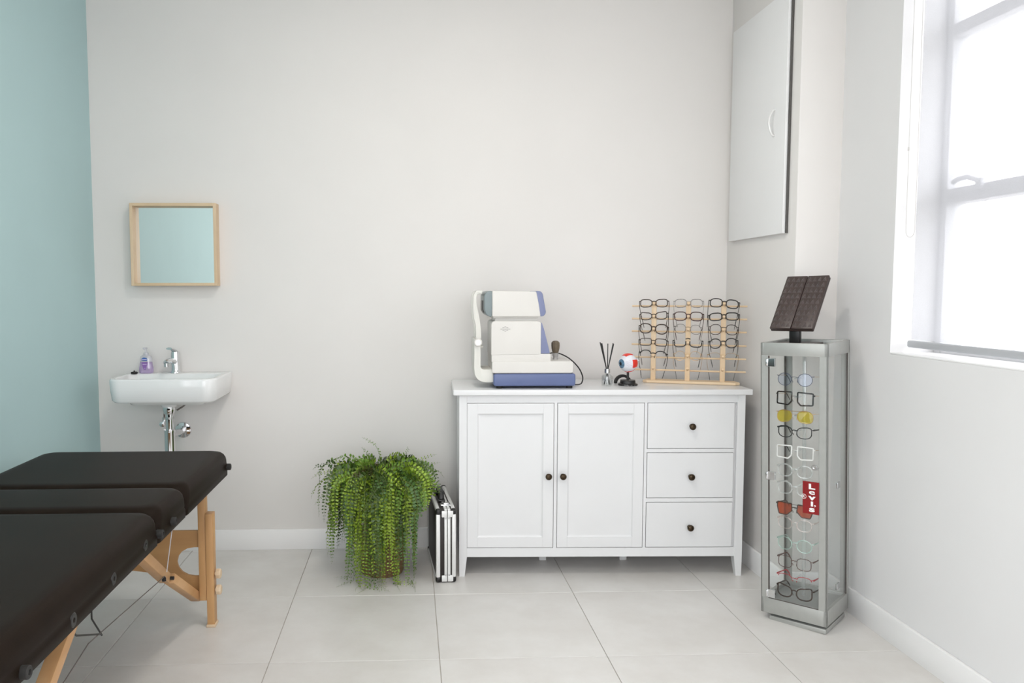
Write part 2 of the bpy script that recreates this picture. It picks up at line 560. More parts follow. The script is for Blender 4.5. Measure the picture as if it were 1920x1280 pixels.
# right-wall windows, the second one unseen and added for light: frame with three lights, sill
for wi, (y0, y1, z0, z1) in enumerate(WIN):
    wn = bpy.data.objects.new('window_%d' % (wi + 1), None); COL.objects.link(wn); struct(wn)
    FX0, FX1 = XR + .165, XR + .225
    bm = B()
    fw = .035
    box(bm, FX0, FX1, y0, y0 + fw, z0, z1, .004)
    box(bm, FX0, FX1, y1 - fw, y1, z0, z1, .004)
    box(bm, FX0, FX1, y0 + fw, y1 - fw, z0, z0 + fw, .004)
    box(bm, FX0, FX1, y0 + fw, y1 - fw, z1 - fw, z1, .004)
    link('window_frame', bm, 'window_frame', wn)
    bars = [(1.612, 1.667), (2.205, 2.25)]
    for b0, b1 in bars:
        bx('transom', (FX0 - .004, FX1, y0 + fw, y1 - fw, b0, b1), 'window_frame', wn, .004)
    ym = (y0 + y1) / 2 + .10
    bx('mullion', (FX0, FX1, ym - .025, ym + .025, z0 + fw, z1 - fw), 'window_frame', wn, .004)
    zs = [z0 + fw, bars[0][0], bars[0][1], bars[1][0], bars[1][1], z1 - fw]
    for a, b in ((y0 + fw, ym - .025), (ym + .025, y1 - fw)):
        for k in range(3):
            bx('pane', (FX0 + .028, FX0 + .034, a, b, zs[2 * k], zs[2 * k + 1]), 'pane', wn, 0)
    bm = B()
    hy = y1 - .17
    box(bm, FX0 - .018, FX0, hy - .06, hy - .03, 1.645, 1.685, .004)
    tube(bm, [(FX0 - .016, hy - .05, 1.675), (FX0 - .03, hy - .01, 1.692), (FX0 - .032, hy + .03, 1.690), (FX0 - .03, hy + .06, 1.682)], .009, 8)
    link('handle', bm, 'window_frame', wn)
    bx('window_sill', (XR - .0, FX0, y0, y1, z0 - .0, z0 + .006), 'skirting', wn, .002)

# unseen glazed rear opening, added to let in light from behind the camera
wn = bpy.data.objects.new('window_3', None); COL.objects.link(wn); struct(wn)
x0, x1, z0, z1 = GLZ
bm = B()
for a, b in ((x0, x0 + .05), (x1 - .05, x1), ((x0 + x1) / 2 - .03, (x0 + x1) / 2 + .03)):
    box(bm, a, b, YR - .16, YR - .10, z0, z1, .004)
box(bm, x0, x1, YR - .16, YR - .10, z0, z0 + .06, .004); box(bm, x0, x1, YR - .16, YR - .10, z1 - .06, z1, .004)
link('window_frame', bm, 'window_frame', wn)
for a, b in ((x0 + .05, (x0 + x1) / 2 - .03), ((x0 + x1) / 2 + .03, x1 - .05)):
    bx('pane', (a, b, YR - .133, YR - .127, z0 + .06, z1 - .06), 'pane', wn, 0)
wn = bpy.data.objects.new('window_4', None); COL.objects.link(wn); struct(wn)  # unseen left window, added to light the column and right wall
y0, y1, z0, z1 = LGL
bm = B()
for a, b in ((y0, y0 + .05), (y1 - .05, y1), ((y0 + y1) / 2 - .03, (y0 + y1) / 2 + .03)):
    box(bm, XL - .16, XL - .10, a, b, z0, z1, .004)
box(bm, XL - .16, XL - .10, y0, y1, z0, z0 + .06, .004); box(bm, XL - .16, XL - .10, y0, y1, z1 - .06, z1, .004)
link('window_frame', bm, 'window_frame', wn)
for a, b in ((y0 + .05, (y0 + y1) / 2 - .03), ((y0 + y1) / 2 + .03, y1 - .05)):
    bx('pane', (XL - .133, XL - .127, a, b, z0 + .06, z1 - .06), 'pane', wn, 0)
bm = B(); box(bm, -40, 40, -40, 40, -.4, -.3)  # unseen ground, added to stop sky light from below the horizon
struct(link('added_ground', bm, 'concrete', smooth=0), 'unseen outdoor paving added to block sky light from below')

# roller blinds of the seen window and of the added one
BX = 1.85
for wi, (y0, y1, z0, z1) in enumerate(WIN):
    if wi == 0:
        lb = 'sheer white roller blind lowered over the bright window'
    else:
        lb = 'sheer white roller blind of the added window behind the viewpoint'
    rb = thing('roller_blind', lb, 'blind', (BX, (y0 + y1) / 2, z0))
    hy = (y1 - y0) / 2
    top = z1 - z0
    bm = B()
    za, zb = .055, top - .05
    v = [bm.verts.new(p) for p in ((0, -hy + .025, za), (0, hy - .022, za), (0, hy - .022, zb), (0, -hy + .025, zb))]
    bm.faces.new(v)
    link('fabric', bm, 'blind', rb, smooth=0)
    bm = B(); slab(bm, -.011, .011, -hy + .02, hy - .012, .026, .052, .008, .007)
    link('bottom_rail', bm, 'rail_grey', rb)
    bm = B(); lathe(bm, [(.028, -hy + .01), (.028, hy - .01)], 20)
    o = link('roller_tube', bm, 'skirting', rb)
    for vv in o.data.vertices:
        vv.co = Vector((vv.co.x, vv.co.z, vv.co.y + top - .035))
    bx('bracket', (-.03, .03, hy - .008, hy, top - .07, top), 'skirting', rb, .003)
    if wi == 0:
        bm = B()
        yc = hy - .02
        pts = [(-.030, yc + .012, top - .05), (-.030, yc + .010, .75), (-.030, yc + .008, .455)]
        for k in range(1, 8):
            a = PI * k / 8
            pts.append((-.024 - .006 * math.cos(a), yc - .008 + .016 * math.cos(a), .455 - .026 * math.sin(a)))
        pts += [(-.018, yc - .024, .455), (-.018, yc - .024, .75), (-.018, yc - .015, top - .05)]
        tube(bm, pts, .0013, 6)
        ch = link('pull_chain', bm, 'cord', rb)
        bm = B(); lathe(bm, [(0, -.006), (.004, -.006), (.004, .006), (0, .006)], 8, loc=(-.030, yc + .010, .75))
        link('chain_joiner', bm, 'cord', rb)

# cupboard on the column
cb = thing('wall_cupboard', 'white flat cupboard door with slim bow handle on the boxed-out wall', 'cupboard', (XC, 3.59, 1.545))
bx('door', (-.022, -.001, -.275, .292, 0, 1.01), 'cupboard', cb, .0025)
bx('jamb_strip', (-.012, -.001, -.283, -.278, -.0, 1.012), 'slot', cb, .001)  # dark strip painting the shade of the gap beside the door
bm = B()
tube(bm, smooth_path([(-.022, -.178, .425), (-.034, -.178, .43), (-.045, -.178, .455), (-.049, -.178, .48), (-.045, -.178, .505), (-.034, -.178, .53), (-.022, -.178, .535)], 4), .0045, 8)
hd = link('handle', bm, 'alu_bright', [c for c in cb.children if c.name.startswith('door')][0])

# unseen ceiling lamps above the frame, added to brighten the room
LAMP_W = 3.7
for lx, ly, lab in ((.1, 2.25, 'added round white ceiling lamp over the middle of the room'), (.45, .1, 'added round white ceiling lamp behind the viewpoint')):
    cl = thing('added_ceiling_lamp', lab, 'lamp', (lx, ly, ZC - .06), group='added ceiling lamps')
    bm = B(); lathe(bm, [(0, .06), (.21, .06), (.21, .02), (.20, .012), (.195, .02), (0, .02)], 40); link('housing', bm, 'skirting', cl)
    ld = bpy.data.lights.new('added_lamp_light', 'AREA'); ld.shape = 'DISK'; ld.size = .38; ld.energy = LAMP_W; ld.color = (1, .95, .88)
    lo = bpy.data.objects.new('added_lamp_light', ld); COL.objects.link(lo); lo.parent = cl; lo.location = (0, 0, .008)

# ------------------------------------------------------------------ white sideboard
ANG = -1.86
sb = thing('sideboard', 'white wooden sideboard with two doors and three drawers', 'sideboard', (.866, 3.497, 0), (0, 0, R(ANG)))
HW = .6465
D = .40
bm = B()
box(bm, -HW + .012, HW - .012, .012, D - .012, .10, .835)           # inner carcass block hidden behind fronts
link('carcass', bm, 'white_wood', sb, smooth=0)
bm = B()                                                         # face frame
zt, zb_ = .835, .090
fy0, fy1 = 0, .02
dl0, dl1 = -.612, -.2165      # left door opening
dr0, dr1 = -.203, .192        # right door opening
dw0, dw1 = .204, .601         # drawers
dz0, dz1 = .132, .799
box(bm, -HW + .034, HW - .034, fy0, fy1, dz1, zt)
box(bm, -HW + .034, HW - .034, fy0, fy1, zb_, dz0)
box(bm, dl1, dr0, fy0, fy1, dz0, dz1)
box(bm, dr1, dw0, fy0, fy1, dz0, dz1)
drz = [(.588, .799), (.361, .571), (.132, .343)]
box(bm, dw0, dw1, fy0, fy1, .571, .588); box(bm, dw0, dw1, fy0, fy1, .343, .361)
link('face_frame', bm, 'white_wood', sb, smooth=0)
for sx in (-1, 1):                                               # corner posts ending in tapered legs
    for yy in (-.004, D - .044):
        bm = B()
        xo = sx * HW; xi = sx * (HW - .036); xf = sx * (HW - .026)
        rs = []
        for z, xin, dep in ((0, xf, .030), (.002, xf, .030), (.092, xi, .046), (zt, xi, .046)):
            y0_, y1_ = (yy, yy + dep) if yy < .1 else (yy + .048 - dep, yy + .048)
            rs.append([(xo, y0_, z), (xin, y0_, z), (xin, y1_, z), (xo, y1_, z)])
        rings(bm, rs)
        bmesh.ops.bevel(bm, geom=[e for e in bm.edges if abs((e.verts[0].co - e.verts[1].co).z) > .05], offset=.002, segments=1, affect='EDGES')
        link('leg', bm, 'white_wood', sb, smooth=0)
    bx('side_panel', (sx * (HW - .006) - .006, sx * (HW - .006) + .006, .04, D - .04, .095, .835), 'white_wood', sb, .001)
for xx in (-.235, .155):
    bm = B(); box(bm, xx - .020, xx + .020, .205, .245, .03, .104, .002); box(bm, xx - .017, xx + .017, .209, .241, .0, .03, .002)
    o = link('support_foot', bm, 'white_wood', sb)
bm = B(); slab(bm, -.674, .672, -.022, D + .012, .835, .860, .006, .004, 3)
link('worktop', bm, 'top_white', sb)


def knob(parent, x, z):
    bm = B()
    lathe(bm, [(.0, .0), (.010, .0), (.010, .003), (.006, .005), (.0055, .012), (.010, .015), (.0145, .019), (.0150, .023), (.012, .028), (.006, .0305), (0, .031)], 20, axis='Y', loc=(x, -.003, z))
    link('knob', bm, 'bronze', parent, label='dark bronze round knob')


gap = .0025
for (a, b), kx in (((dl0, dl1), dl1 - .026), ((dr0, dr1), dr0 + .026)):
    dbm = B()
    a_, b_ = a + gap, b - gap
    z0_, z1_ = dz0 + gap, dz1 - gap
    sw = .047
    box(dbm, a_, a_ + sw, -.002, .016, z0_, z1_, .0008, 1)
    box(dbm, b_ - sw, b_, -.002, .016, z0_, z1_, .0008, 1)
    box(dbm, a_ + sw, b_ - sw, -.002, .016, z0_, z0_ + sw, .0008, 1)
    box(dbm, a_ + sw, b_ - sw, -.002, .016, z1_ - sw, z1_, .0008, 1)
    d = link('door', dbm, 'white_wood', sb, smooth=0)
    bm = B()
    ins = []
    A0, A1, Z0, Z1 = a_ + sw, b_ - sw, z0_ + sw, z1_ - sw
    rr = lambda k, y: [(A0 + k, y, Z0 + k), (A1 - k, y, Z0 + k), (A1 - k, y, Z1 - k), (A0 + k, y, Z1 - k)]
    rings(bm, [rr(0, .012), rr(0, .0035), rr(.006, .0065), rr(.012, .007)])
    link('door_panel', bm, 'white_wood', d, smooth=0)
    knob(d, kx, .466)
for (z0_, z1_), kz in zip(drz, (.692, .462, .228)):
    d = bx('drawer', (dw0 + gap, dw1 - gap, -.002, .016, z0_ + gap, z1_ - gap), 'white_wood', sb, .0012, 1)
    knob(d, .4035, kz)
# dark inner shadow gaps come from the real 2.5 mm joints

TOPZ = .860


# ------------------------------------------------------------------ eye examination machine (autorefractor)
mc = thing('autorefractor', 'cream and blue table-top eye testing machine with chin rest and joystick', 'eye machine', (.555, 3.525, TOPZ), (0, 0, R(-1.2)))
ox = .555
DP = .25


def X(v):
    return v - ox


def mpart(name, pts, y0, y1, z_is_abs, material, bev, rad=.006, seg=4):
    bm = B()
    pp = rpoly([(X(a), b - TOPZ) for a, b in pts], rad)
    prism(bm, pp, y0, y1, 'XZ', bev, seg)
    return link(name, bm, material, mc)


mpart('base', [(.377, .872), (.749, .872), (.749, .929), (.377, .929)], .0, DP, 1, 'device_blue', .014, .012)
for fx in (.405, .725):
    for fy in (.03, DP - .03):
        bm = B(); lathe(bm, [(0, 0), (.014, 0), (.015, .012), (0, .012)], 14, loc=(X(fx), fy, 0.0003)); link('rubber_foot', bm, 'black_soft', mc)
mpart('carriage', [(.370, .931), (.738, .931), (.738, .981), (.728, .985), (.370, .985)], .004, DP - .004, 1, 'device', .012, .010)
mpart('joint_gap', [(.382, .926), (.735, .926), (.735, .935), (.382, .935)], .008, DP - .008, 1, 'slot', .001, 0)
mpart('tower_foot', [(.368, .980), (.637, .980), (.637, 1.018), (.368, 1.018)], .012, DP - .012, 1, 'device', .008, .004)
mpart('tower', [(.366, 1.010), (.592, 1.010), (.592, 1.160), (.580, 1.167), (.375, 1.167), (.366, 1.155)], .012, DP - .012, 1, 'device', .012, .008)
mpart('tower_back', [(.588, 1.019), (.634, 1.019), (.620, 1.075), (.606, 1.130), (.596, 1.158), (.588, 1.163)], .018, DP - .018, 1, 'device_lilac', .010, .006)
mpart('neck', [(.384, 1.163), (.575, 1.163), (.577, 1.176), (.568, 1.18), (.392, 1.18), (.384, 1.176)], .03, DP - .03, 1, 'device', .006, .003)
mpart('neck_collar', [(.376, 1.178), (.578, 1.178), (.580, 1.190), (.376, 1.190)], .022, DP - .022, 1, 'device', .005, .003)
mpart('head', [(.369, 1.186), (.588, 1.186), (.580, 1.240), (.568, 1.300), (.369, 1.303)], .0, DP, 1, 'device', .016, .008)
mpart('head_front', [(.369, 1.184), (.371, 1.304), (.345, 1.300), (.334, 1.285), (.334, 1.215), (.345, 1.192)], .004, DP - .004, 1, 'device_grey', .014, .010)
mpart('head_back', [(.586, 1.186), (.604, 1.190), (.613, 1.205), (.597, 1.290), (.588, 1.301), (.566, 1.303)], .004, DP - .004, 1, 'device_lilac', .012, .008)
mpart('lens_window', [(.330, 1.215), (.338, 1.200), (.340, 1.262), (.330, 1.258)], .07, DP - .07, 1, 'black', .004, .003)
# vent slots: a diamond of small dashes
bm = B()
cx0, cz0 = X(.430), 1.131 - TOPZ
for row, xs in enumerate(((0,), (-.009, .009), (-.018, 0, .018), (-.009, .009), (0,))):
    for xx in xs:
        z = cz0 + (2 - row) * .0047
        box(bm, cx0 + xx - .0042, cx0 + xx + .0042, .0112, .0135, z - .0009, z + .0009)
link('vent_slots', bm, 'slot', mc)
# chin and forehead rest arm on the left
arm = [(.288, 1.303), (.303, 1.303), (.304, 1.290), (.294, 1.286), (.290, 1.270), (.291, 1.245), (.304, 1.180), (.311, 1.130), (.312, 1.085),
       (.288, 1.080), (.289, 1.110), (.286, 1.150), (.279, 1.175), (.276, 1.200), (.275, 1.240), (.276, 1.280)]
bm = B(); prism(bm, rpoly([(X(a + .010), b - TOPZ) for a, b in arm], .006, 3), .03, .055, 'XZ', .005, 2)
link('forehead_arm', bm, 'device_arm', mc)
bm = B(); prism(bm, rpoly([(X(a + .010), b - TOPZ) for a, b in arm], .006, 3), DP - .055, DP - .03, 'XZ', .005, 2)
link('forehead_arm', bm, 'device_arm', mc)
bm = B(); slab(bm, X(.302), X(.328), .03, DP - .03, 1.288 - TOPZ, 1.304 - TOPZ, .006, .005)
link('forehead_pad', bm, 'device_arm', mc)
post = [(.291, 1.085), (.317, 1.085), (.320, 1.050), (.320, .955), (.328, .946), (.378, .946), (.378, .888), (.345, .886), (.312, .894), (.294, .916), (.290, .950)]
bm = B(); prism(bm, rpoly([(X(a), b - TOPZ) for a, b in post], [.004, .004, .01, .01, .008, 0, 0, .02, .03, .03, .01], 4), .028, DP - .028, 'XZ', .012, 3)
link('chin_rest_bracket', bm, 'device_arm', mc)
bm = B(); lathe(bm, [(0, 0), (.017, 0), (.019, .004), (.019, .012), (.016, .016), (0, .016)], 24, axis='Y', loc=(X(.307), .028, 1.070 - TOPZ))
kn = link('height_knob', bm, 'device', mc)
bm = B(); lathe(bm, [(0, .0155), (.0125, .0155), (.0125, .018), (0, .018)], 20, axis='Y', loc=(X(.307), .028, 1.070 - TOPZ)); link('knob_cap', bm, 'alu_bright', kn)
bm = B(); slab(bm, X(.298), X(.335), .07, DP - .07, 1.04 - TOPZ, 1.052 - TOPZ, .008, .005); link('chin_cup', bm, 'device_arm', mc)
# joystick
JX, JY = X(.672), .10
bm = B(); lathe(bm, [(0, .123), (.013, .123), (.012, .128), (.010, .135), (.013, .142), (.015, .155), (0, .158)], 18, loc=(JX, JY, 0)); j = link('joystick_boot', bm, 'grey_plastic', mc)
bm = B()
rs = []
for r_, z in ((.011, .155), (.0135, .160), (.017, .175), (.0185, .19), (.018, .203), (.014, .207), (.012, .210), (.006, .212)):
    rs.append([(JX + (r_ + (.001 if k % 2 else -.0006)) * math.cos(2 * PI * k / 24), JY + (r_ + (.001 if k % 2 else -.0006)) * math.sin(2 * PI * k / 24), z) for k in range(24)])
rings(bm, rs); link('joystick_grip', bm, 'grip', mc)
# cable
bm = B()
cab = [(.632, .10, 1.005), (.66, .14, 1.012), (.70, .15, 1.008), (.745, .14, .985), (.785, .13, .945), (.803, .12, .905), (.801, .115, .879), (.790, .11, .868), (.765, .11, .866), (.745, .11, .872)]
tube(bm, smooth_path([(X(a), b, c - TOPZ) for a, b, c in cab]), .003, 8)
link('cable', bm, 'black', mc)

# ------------------------------------------------------------------ reed diffuser
rd = thing('reed_diffuser', 'small glass reed diffuser with black sticks on the sideboard', 'diffuser', (.917, 3.62, TOPZ))
bm = B()
lathe(bm, [(0, .0005), (.024, .0005), (.0255, .003), (.0255, .045), (.023, .052), (.012, .058), (.011, .064), (.0095, .064), (.0105, .057), (.021, .050), (.0235, .044), (.0235, .005), (0, .005)], 24)
link('bottle', bm, 'bottle_glass', rd)
bm = B(); lathe(bm, [(.0105, .062), (.0128, .062), (.0128, .080), (.0105, .080), (.0105, .062)], 20); link('collar', bm, 'steel', rd)
for (bx_, by_), (tx, ty, tz) in (((.016, .004), (-.034, .006, .204)), ((.012, -.008), (-.029, -.01, .200)), ((.002, .012), (.004, .010, .197)), ((-.015, -.002), (.027, .004, .200)), ((-.010, .006), (.026, -.012, .197)), ((.006, -.012), (-.031, .0, .199))):
    bm = B(); tube(bm, [(bx_, by_, .007), (0.002 * (1 if tx > 0 else -1), 0, .072), (tx, ty, tz)], .0021, 8); link('reed', bm, 'black', rd)

# ------------------------------------------------------------------ eye model
em = thing('eye_model', 'anatomical eyeball model with red muscles on a black stand', 'eye model', (1.020, 3.640, TOPZ))
bm = B()
lathe(bm, [(0, 0.0003), (.044, .0003), (.046, .003), (.045, .008), (.036, .011), (.035, .022), (.033, .025), (.010, .026), (0, .026)], 32); link('stand_base', bm, 'black', em)
bm = B(); lathe(bm, [(0, .02), (.006, .02), (.0055, .068), (0, .068)], 12); link('stand_post', bm, 'black', em)
EC = Vector((0, 0, .106)); ER = .0425
bm = B(); bmesh.ops.create_uvsphere(bm, u_segments=36, v_segments=24, radius=ER)
eb = link('eyeball', bm, 'eye_white', em, smooth=60); eb.location = EC
ED = Vector((-.92, -.38, -.07)).normalized()                    # gaze direction (towards the left, slightly to the viewer)
EQ = ED.to_track_quat('Z', 'Y')


def cap_patch(name, a0, a1, material, lift, az0=0, az1=360, axis=ED, n=28, parent=em, thick=.0018):
    """patch of a sphere between polar angles a0..a1 around axis"""
    q = axis.to_track_quat('Z', 'Y')
    bm = B()
    full = az1 - az0 >= 360
    m = n if full else max(6, int(n * (az1 - az0) / 360) + 2)
    k2 = 6
    grid = []
    for lay in (lift, lift - thick - .002):
        g = []
        for i in range(k2 + 1):
            a = R(a0 + (a1 - a0) * i / k2)
            row = []
            for j in range(m if full else m + 1):
                az = R(az0 + (az1 - az0) * j / m)
                row.append(bm.verts.new(EC + q @ Vector((math.sin(a) * math.cos(az), math.sin(a) * math.sin(az), math.cos(a))) * (ER + lay)))
            g.append(row)
        grid.append(g)
    for g in grid:
        for i in range(k2):
            c = len(g[0])
            for j in range(c if full else c - 1):
                j2 = (j + 1) % c
                try:
                    bm.faces.new((g[i][j], g[i][j2], g[i + 1][j2], g[i + 1][j]))
                except ValueError:
                    pass
    c = len(grid[0][0])
    for j in range(c if full else c - 1):
        j2 = (j + 1) % c
        bm.faces.new((grid[0][k2][j], grid[0][k2][j2], grid[1][k2][j2], grid[1][k2][j]))
        bm.faces.new((grid[0][0][j], grid[0][0][j2], grid[1][0][j2], grid[1][0][j]))
    if not full:
        for i in range(k2):
            for j in (0, c - 1):
                bm.faces.new((grid[0][i][j], grid[0][i + 1][j], grid[1][i + 1][j], grid[1][i][j]))
    return link(name, bm, material, parent, smooth=50)


cap_patch('iris', .5, 30, 'eye_iris', .0009)
cap_patch('pupil', .5, 11, 'eye_pupil', .0016)
# muscles: bands running backwards from the front half; azimuth chosen so one faces the viewer, one on top, one below
qi = EQ.inverted()


def az_of(d):
    v = qi @ Vector(d); return math.degrees(math.atan2(v.y, v.x))


for d, half, a0, a1 in (((.38, -.92, -.04), 25, 84, 132), ((0, -.1, 1), 22, 58, 112), ((0, 0, -1), 22, 75, 125), ((-.38, .92, 0), 20, 60, 112)):
    z = az_of(d); cap_patch('muscle', a0, a1, 'eye_red', .0022, z - half, z + half)
bm = B(); tube(bm, [EC - ED * (ER * .95), EC - ED * (ER + .010) + Vector((0, 0, .004)), EC - ED * (ER + .017) + Vector((0, 0, .005))], .0055, 12); link('optic_nerve', bm, 'eye_white', em)
for k, (e1, e2) in enumerate(((36, 80), (40, 74))):
    for dz in (-14, 2, 15):
        z = az_of((.38, -.92, .0)) + dz + k * 6
        bm = B(); q = EQ; pts = []
        for i in range(7):
            a = R(e1 + (e2 - e1) * i / 6); az = R(z + 5 * math.sin(i * 1.6 + k))
            pts.append(EC + q @ Vector((math.sin(a) * math.cos(az), math.sin(a) * math.sin(az), math.cos(a))) * (ER + .0003))
        tube(bm, pts, .00026, 5); link('vessel', bm, 'vessel', em)
# paint marks printed on the stand
bm = B()
random.seed(3)
for _ in range(9):
    a = R(random.uniform(-125, -50)); zz = random.uniform(.002, .006)
    c = Vector((.0457 * math.cos(a), .0457 * math.sin(a), zz)); t = Vector((-math.sin(a), math.cos(a), 0)); n_ = Vector((math.cos(a), math.sin(a), 0))
    s = random.uniform(.0008, .002)
    vv = [bm.verts.new(c + n_ * .0006 + t * s * u_ + Vector((0, 0, w_ * .0012))) for u_, w_ in ((-1, -1), (1, -1), (1, 1), (-1, 1))]
    bm.faces.new(vv)
link('base_print', bm, 'grey_plastic', em, smooth=0)

# dark ring-shaped roll behind the eye model
tp = B()
rs = []
for k in range(25):
    a = PI * k / 24
    c, s = math.cos(a), math.sin(a)
    rs.append([(.041 * c, -.010, .041 * s + .0005), (.041 * c, .010, .041 * s + .0005), (.029 * c, .010, .029 * s + .0005), (.029 * c, -.010, .029 * s + .0005)])
rings(tp, rs)
o = link('cable_arch', tp, 'black_soft')
o.location = (1.020, 3.728, TOPZ)
tag(o, 'dark grey arched rubber band behind the eye model', 'arch')


# ------------------------------------------------------------------ spectacles
def lens_shape(w, h, n=2.4, cat=0.0, flat=0.0, drop=0.0, hexa=None, N=36):
    """outline of the right-hand lens (outer side +x), centred on 0"""
    if hexa:
        pts = rpoly([(x * w / 2, z * h / 2) for x, z in hexa], .004, 4)
        return pts
    out = []
    for k in range(N):
        t = 2 * PI * k / N
        c, s = math.cos(t), math.sin(t)
        x = w / 2 * math.copysign(abs(c) ** (2 / n), c)
        z = h / 2 * math.copysign(abs(s) ** (2 / n), s)
        u = x / w + .5
        if z > 0:
            z += cat * max(0, u - .35) ** 2 * h * 1.6
            z *= (1 - flat * .45)
        z -= drop * h * (u - .5) * (1 if z < 0 else .25)
        out.append((x, z))
    return out


SQ = [(-.98, 1), (1.0, .92), (1.0, -.88), (-.55, -1), (-.98, -.45)]
SQ2 = [(-.95, .90), (1.0, 1.0), (1.0, -.92), (-.62, -1), (-1, -.35)]
NAV = [(-.92, 1), (1.0, .94), (1.0, .1), (.72, -1), (-.35, -1), (-1, -.2)]


def glasses(label, group, mtx, shape, frame='blackframe', lens='lens', rim=(.0022, .0018), gap_=.018, rimtype='full', temple='thick', tcol=None,
            bar=False, spread=1.0, tip=None, tdrop=.040, name='spectacles', tlen=.095, brz=.15, panto=.04):
    """spectacles: front in the local XZ plane facing -Y, temples running to +Y; mtx places the bridge"""
    root = thing(name, label, 'glasses', group=group)
    root.matrix_world = mtx
    w = max(p[0] for p in shape) - min(p[0] for p in shape)
    h = max(p[1] for p in shape) - min(p[1] for p in shape)
    cx = gap_ / 2 + w / 2
    tcol = tcol or frame
    bm = B()

    def bow(x):
        return (x / .07) ** 2 * .006          # slight wrap
    for sx in (-1, 1):
        ol = [(sx * (cx + x), bow(cx + x), z) for x, z in shape]
        if rimtype == 'full':
            tube(bm, ol, 1, 6, True, flat=rim, ref=(0, 1, 0) if False else None) if False else tube(bm, ol, 1, 6, True, flat=(rim[1], rim[0]), ref=(0, 1, 0))
        elif rimtype in ('top', 'bottom'):
            sel = [p for p in ol]
            zc = sum(p[2] for p in sel) / len(sel)
            n = len(sel)
            good = [((p[2] > zc + h * .02) if rimtype == 'top' else (p[2] < zc + h * .22)) for p in sel]
            st = next(i for i in range(n) if good[i] and not good[i - 1])
            run = []
            i = st
            while good[i % n] and len(run) < n:
                run.append(sel[i % n]); i += 1
            tube(bm, run, 1, 6, False, flat=(rim[1], rim[0]), ref=(0, 1, 0))
        # end piece
        zt_ = max(z for x, z in shape if x > w * .2) * .62
        e0 = Vector((sx * (cx + w * .47), bow(cx + w / 2), zt_)); e1 = Vector((sx * (cx + w / 2 + .006), bow(cx + w / 2) + .004, zt_ + .001))
        if rimtype != 'none':
            tube(bm, [e0, e1], 1, 6, flat=(rim[1], max(rim[0], .0014)), ref=(0, 1, 0))
        else:
            tube(bm, [e0, e1], .0009, 6)
        # nose pad
        tube(bm, [(sx * gap_ * .48, .0, -h * .06), (sx * gap_ * .36, .006, -h * .14), (sx * gap_ * .36, .0065, -h * .26)], .0009 if temple == 'thin' else .0013, 5)
    bz = h * brz
    g2 = gap_ / 2
    if rimtype == 'bottom':
        bz = h * .42
    tube(bm, [(-g2 - .002, .0005, bz), (-g2 * .5, -.001, bz + .0025), (0, -.0015, bz + .003), (g2 * .5, -.001, bz + .0025), (g2 + .002, .0005, bz)], 1, 6,
         flat=(rim[1] if temple != 'thin' else .0009, max(rim[0], .001) if temple != 'thin' else .0009), ref=(0, 1, 0))
    if bar:
        zt2 = h * .42
        tube(bm, [(-cx - w * .1, .001, zt2 + .002), (-g2, 0, zt2 + .0005), (g2, 0, zt2 + .0005), (cx + w * .1, .001, zt2 + .002)], .0011, 6)
    link('frame', bm, frame, root, smooth=60)
    for sx in (-1, 1):
        bm = B()
        vv = [bm.verts.new((sx * (cx + x * .985), bow(cx + x) + .0005, z * .985)) for x, z in shape]
        bm.faces.new(vv)
        link('lens', bm, lens, root, smooth=0)
    for sx in (-1, 1):
        zt_ = max(z for x, z in shape if x > w * .2) * .62
        x0 = cx + w / 2 + .006; y0 = bow(cx + w / 2) + .004
        x1 = x0 + .003 * spread
        pts = []
        for k in range(7):
            t = k / 6
            pts.append((sx * (x0 + (x1 - x0) * math.sin(t * PI / 2) - .010 * t * t * spread), y0 + tlen * t, zt_ + .001 - panto * tlen * t))
        for k in range(1, 5):
            t = k / 4
            pts.append((sx * (x1 - .010 * spread - .010 * t * spread), y0 + tlen + .036 * math.sin(t * 1.0), zt_ + .001 - panto * tlen - tdrop * t ** 1.3))
        bm = B()
        if temple == 'thick':
            tube(bm, pts, 1, 6, flat=(.0016, .0030), ref=(1, 0, 0), taper=[1.25, 1.1, 1, .9, .9, .9, .95, 1, 1.1, 1.1, .8])
            link('temple', bm, tcol, root, smooth=60)
        else:
            tube(bm, pts[:8], .0008, 6)
            t_ = link('temple', bm, tcol, root, smooth=60)
            bm = B(); tube(bm, pts[6:], 1, 6, flat=(.0011, .0020), ref=(1, 0, 0)); link('temple_tip', bm, tip or 'blackframe', t_, smooth=60)
    return root


# ------------------------------------------------------------------ wooden spectacle rack on the sideboard
RANG = -20
rk = thing('spectacle_rack', 'pale pine rack with three posts and six cross bars holding spectacles', 'rack', (1.325, 3.705, TOPZ), (0, 0, R(RANG)))
RM = Matrix.Translation((1.325, 3.705, TOPZ)) @ Matrix.Rotation(R(RANG), 4, 'Z')
bm = B(); prism(bm, [(-.205, -.020), (-.185, -.036), (.215, -.036), (.235, -.020), (.215, .045), (-.185, .045)], .0004, .013, 'XY', .002, 1)
link('base_board', bm, 'pine_x', rk, smooth=0)
PX = (-.158, 0, .158)
ROWZ = [.371, .310, .249, .185, .123, .062]
for px in PX:
    bm = B(); box(bm, px - .0115, px + .0115, -.010, .010, .012, .392, .002, 2)
    p_ = link('post', bm, 'pine_z', rk)
    for z in ROWZ:
        bm = B(); tube(bm, [(px, -.008, z + .004), (px, -.022, z + .010), (px, -.030, z + .012)], .0055, 10); link('nose_peg', bm, 'pine_x', p_, smooth=50)
for z in ROWZ:
    bm = B(); tube(bm, [(-.262, .014, z - .003), (0, .014, z - .003), (.262, .014, z - .003)], .0042, 10); link('cross_bar', bm, 'pine_x', rk, smooth=50)

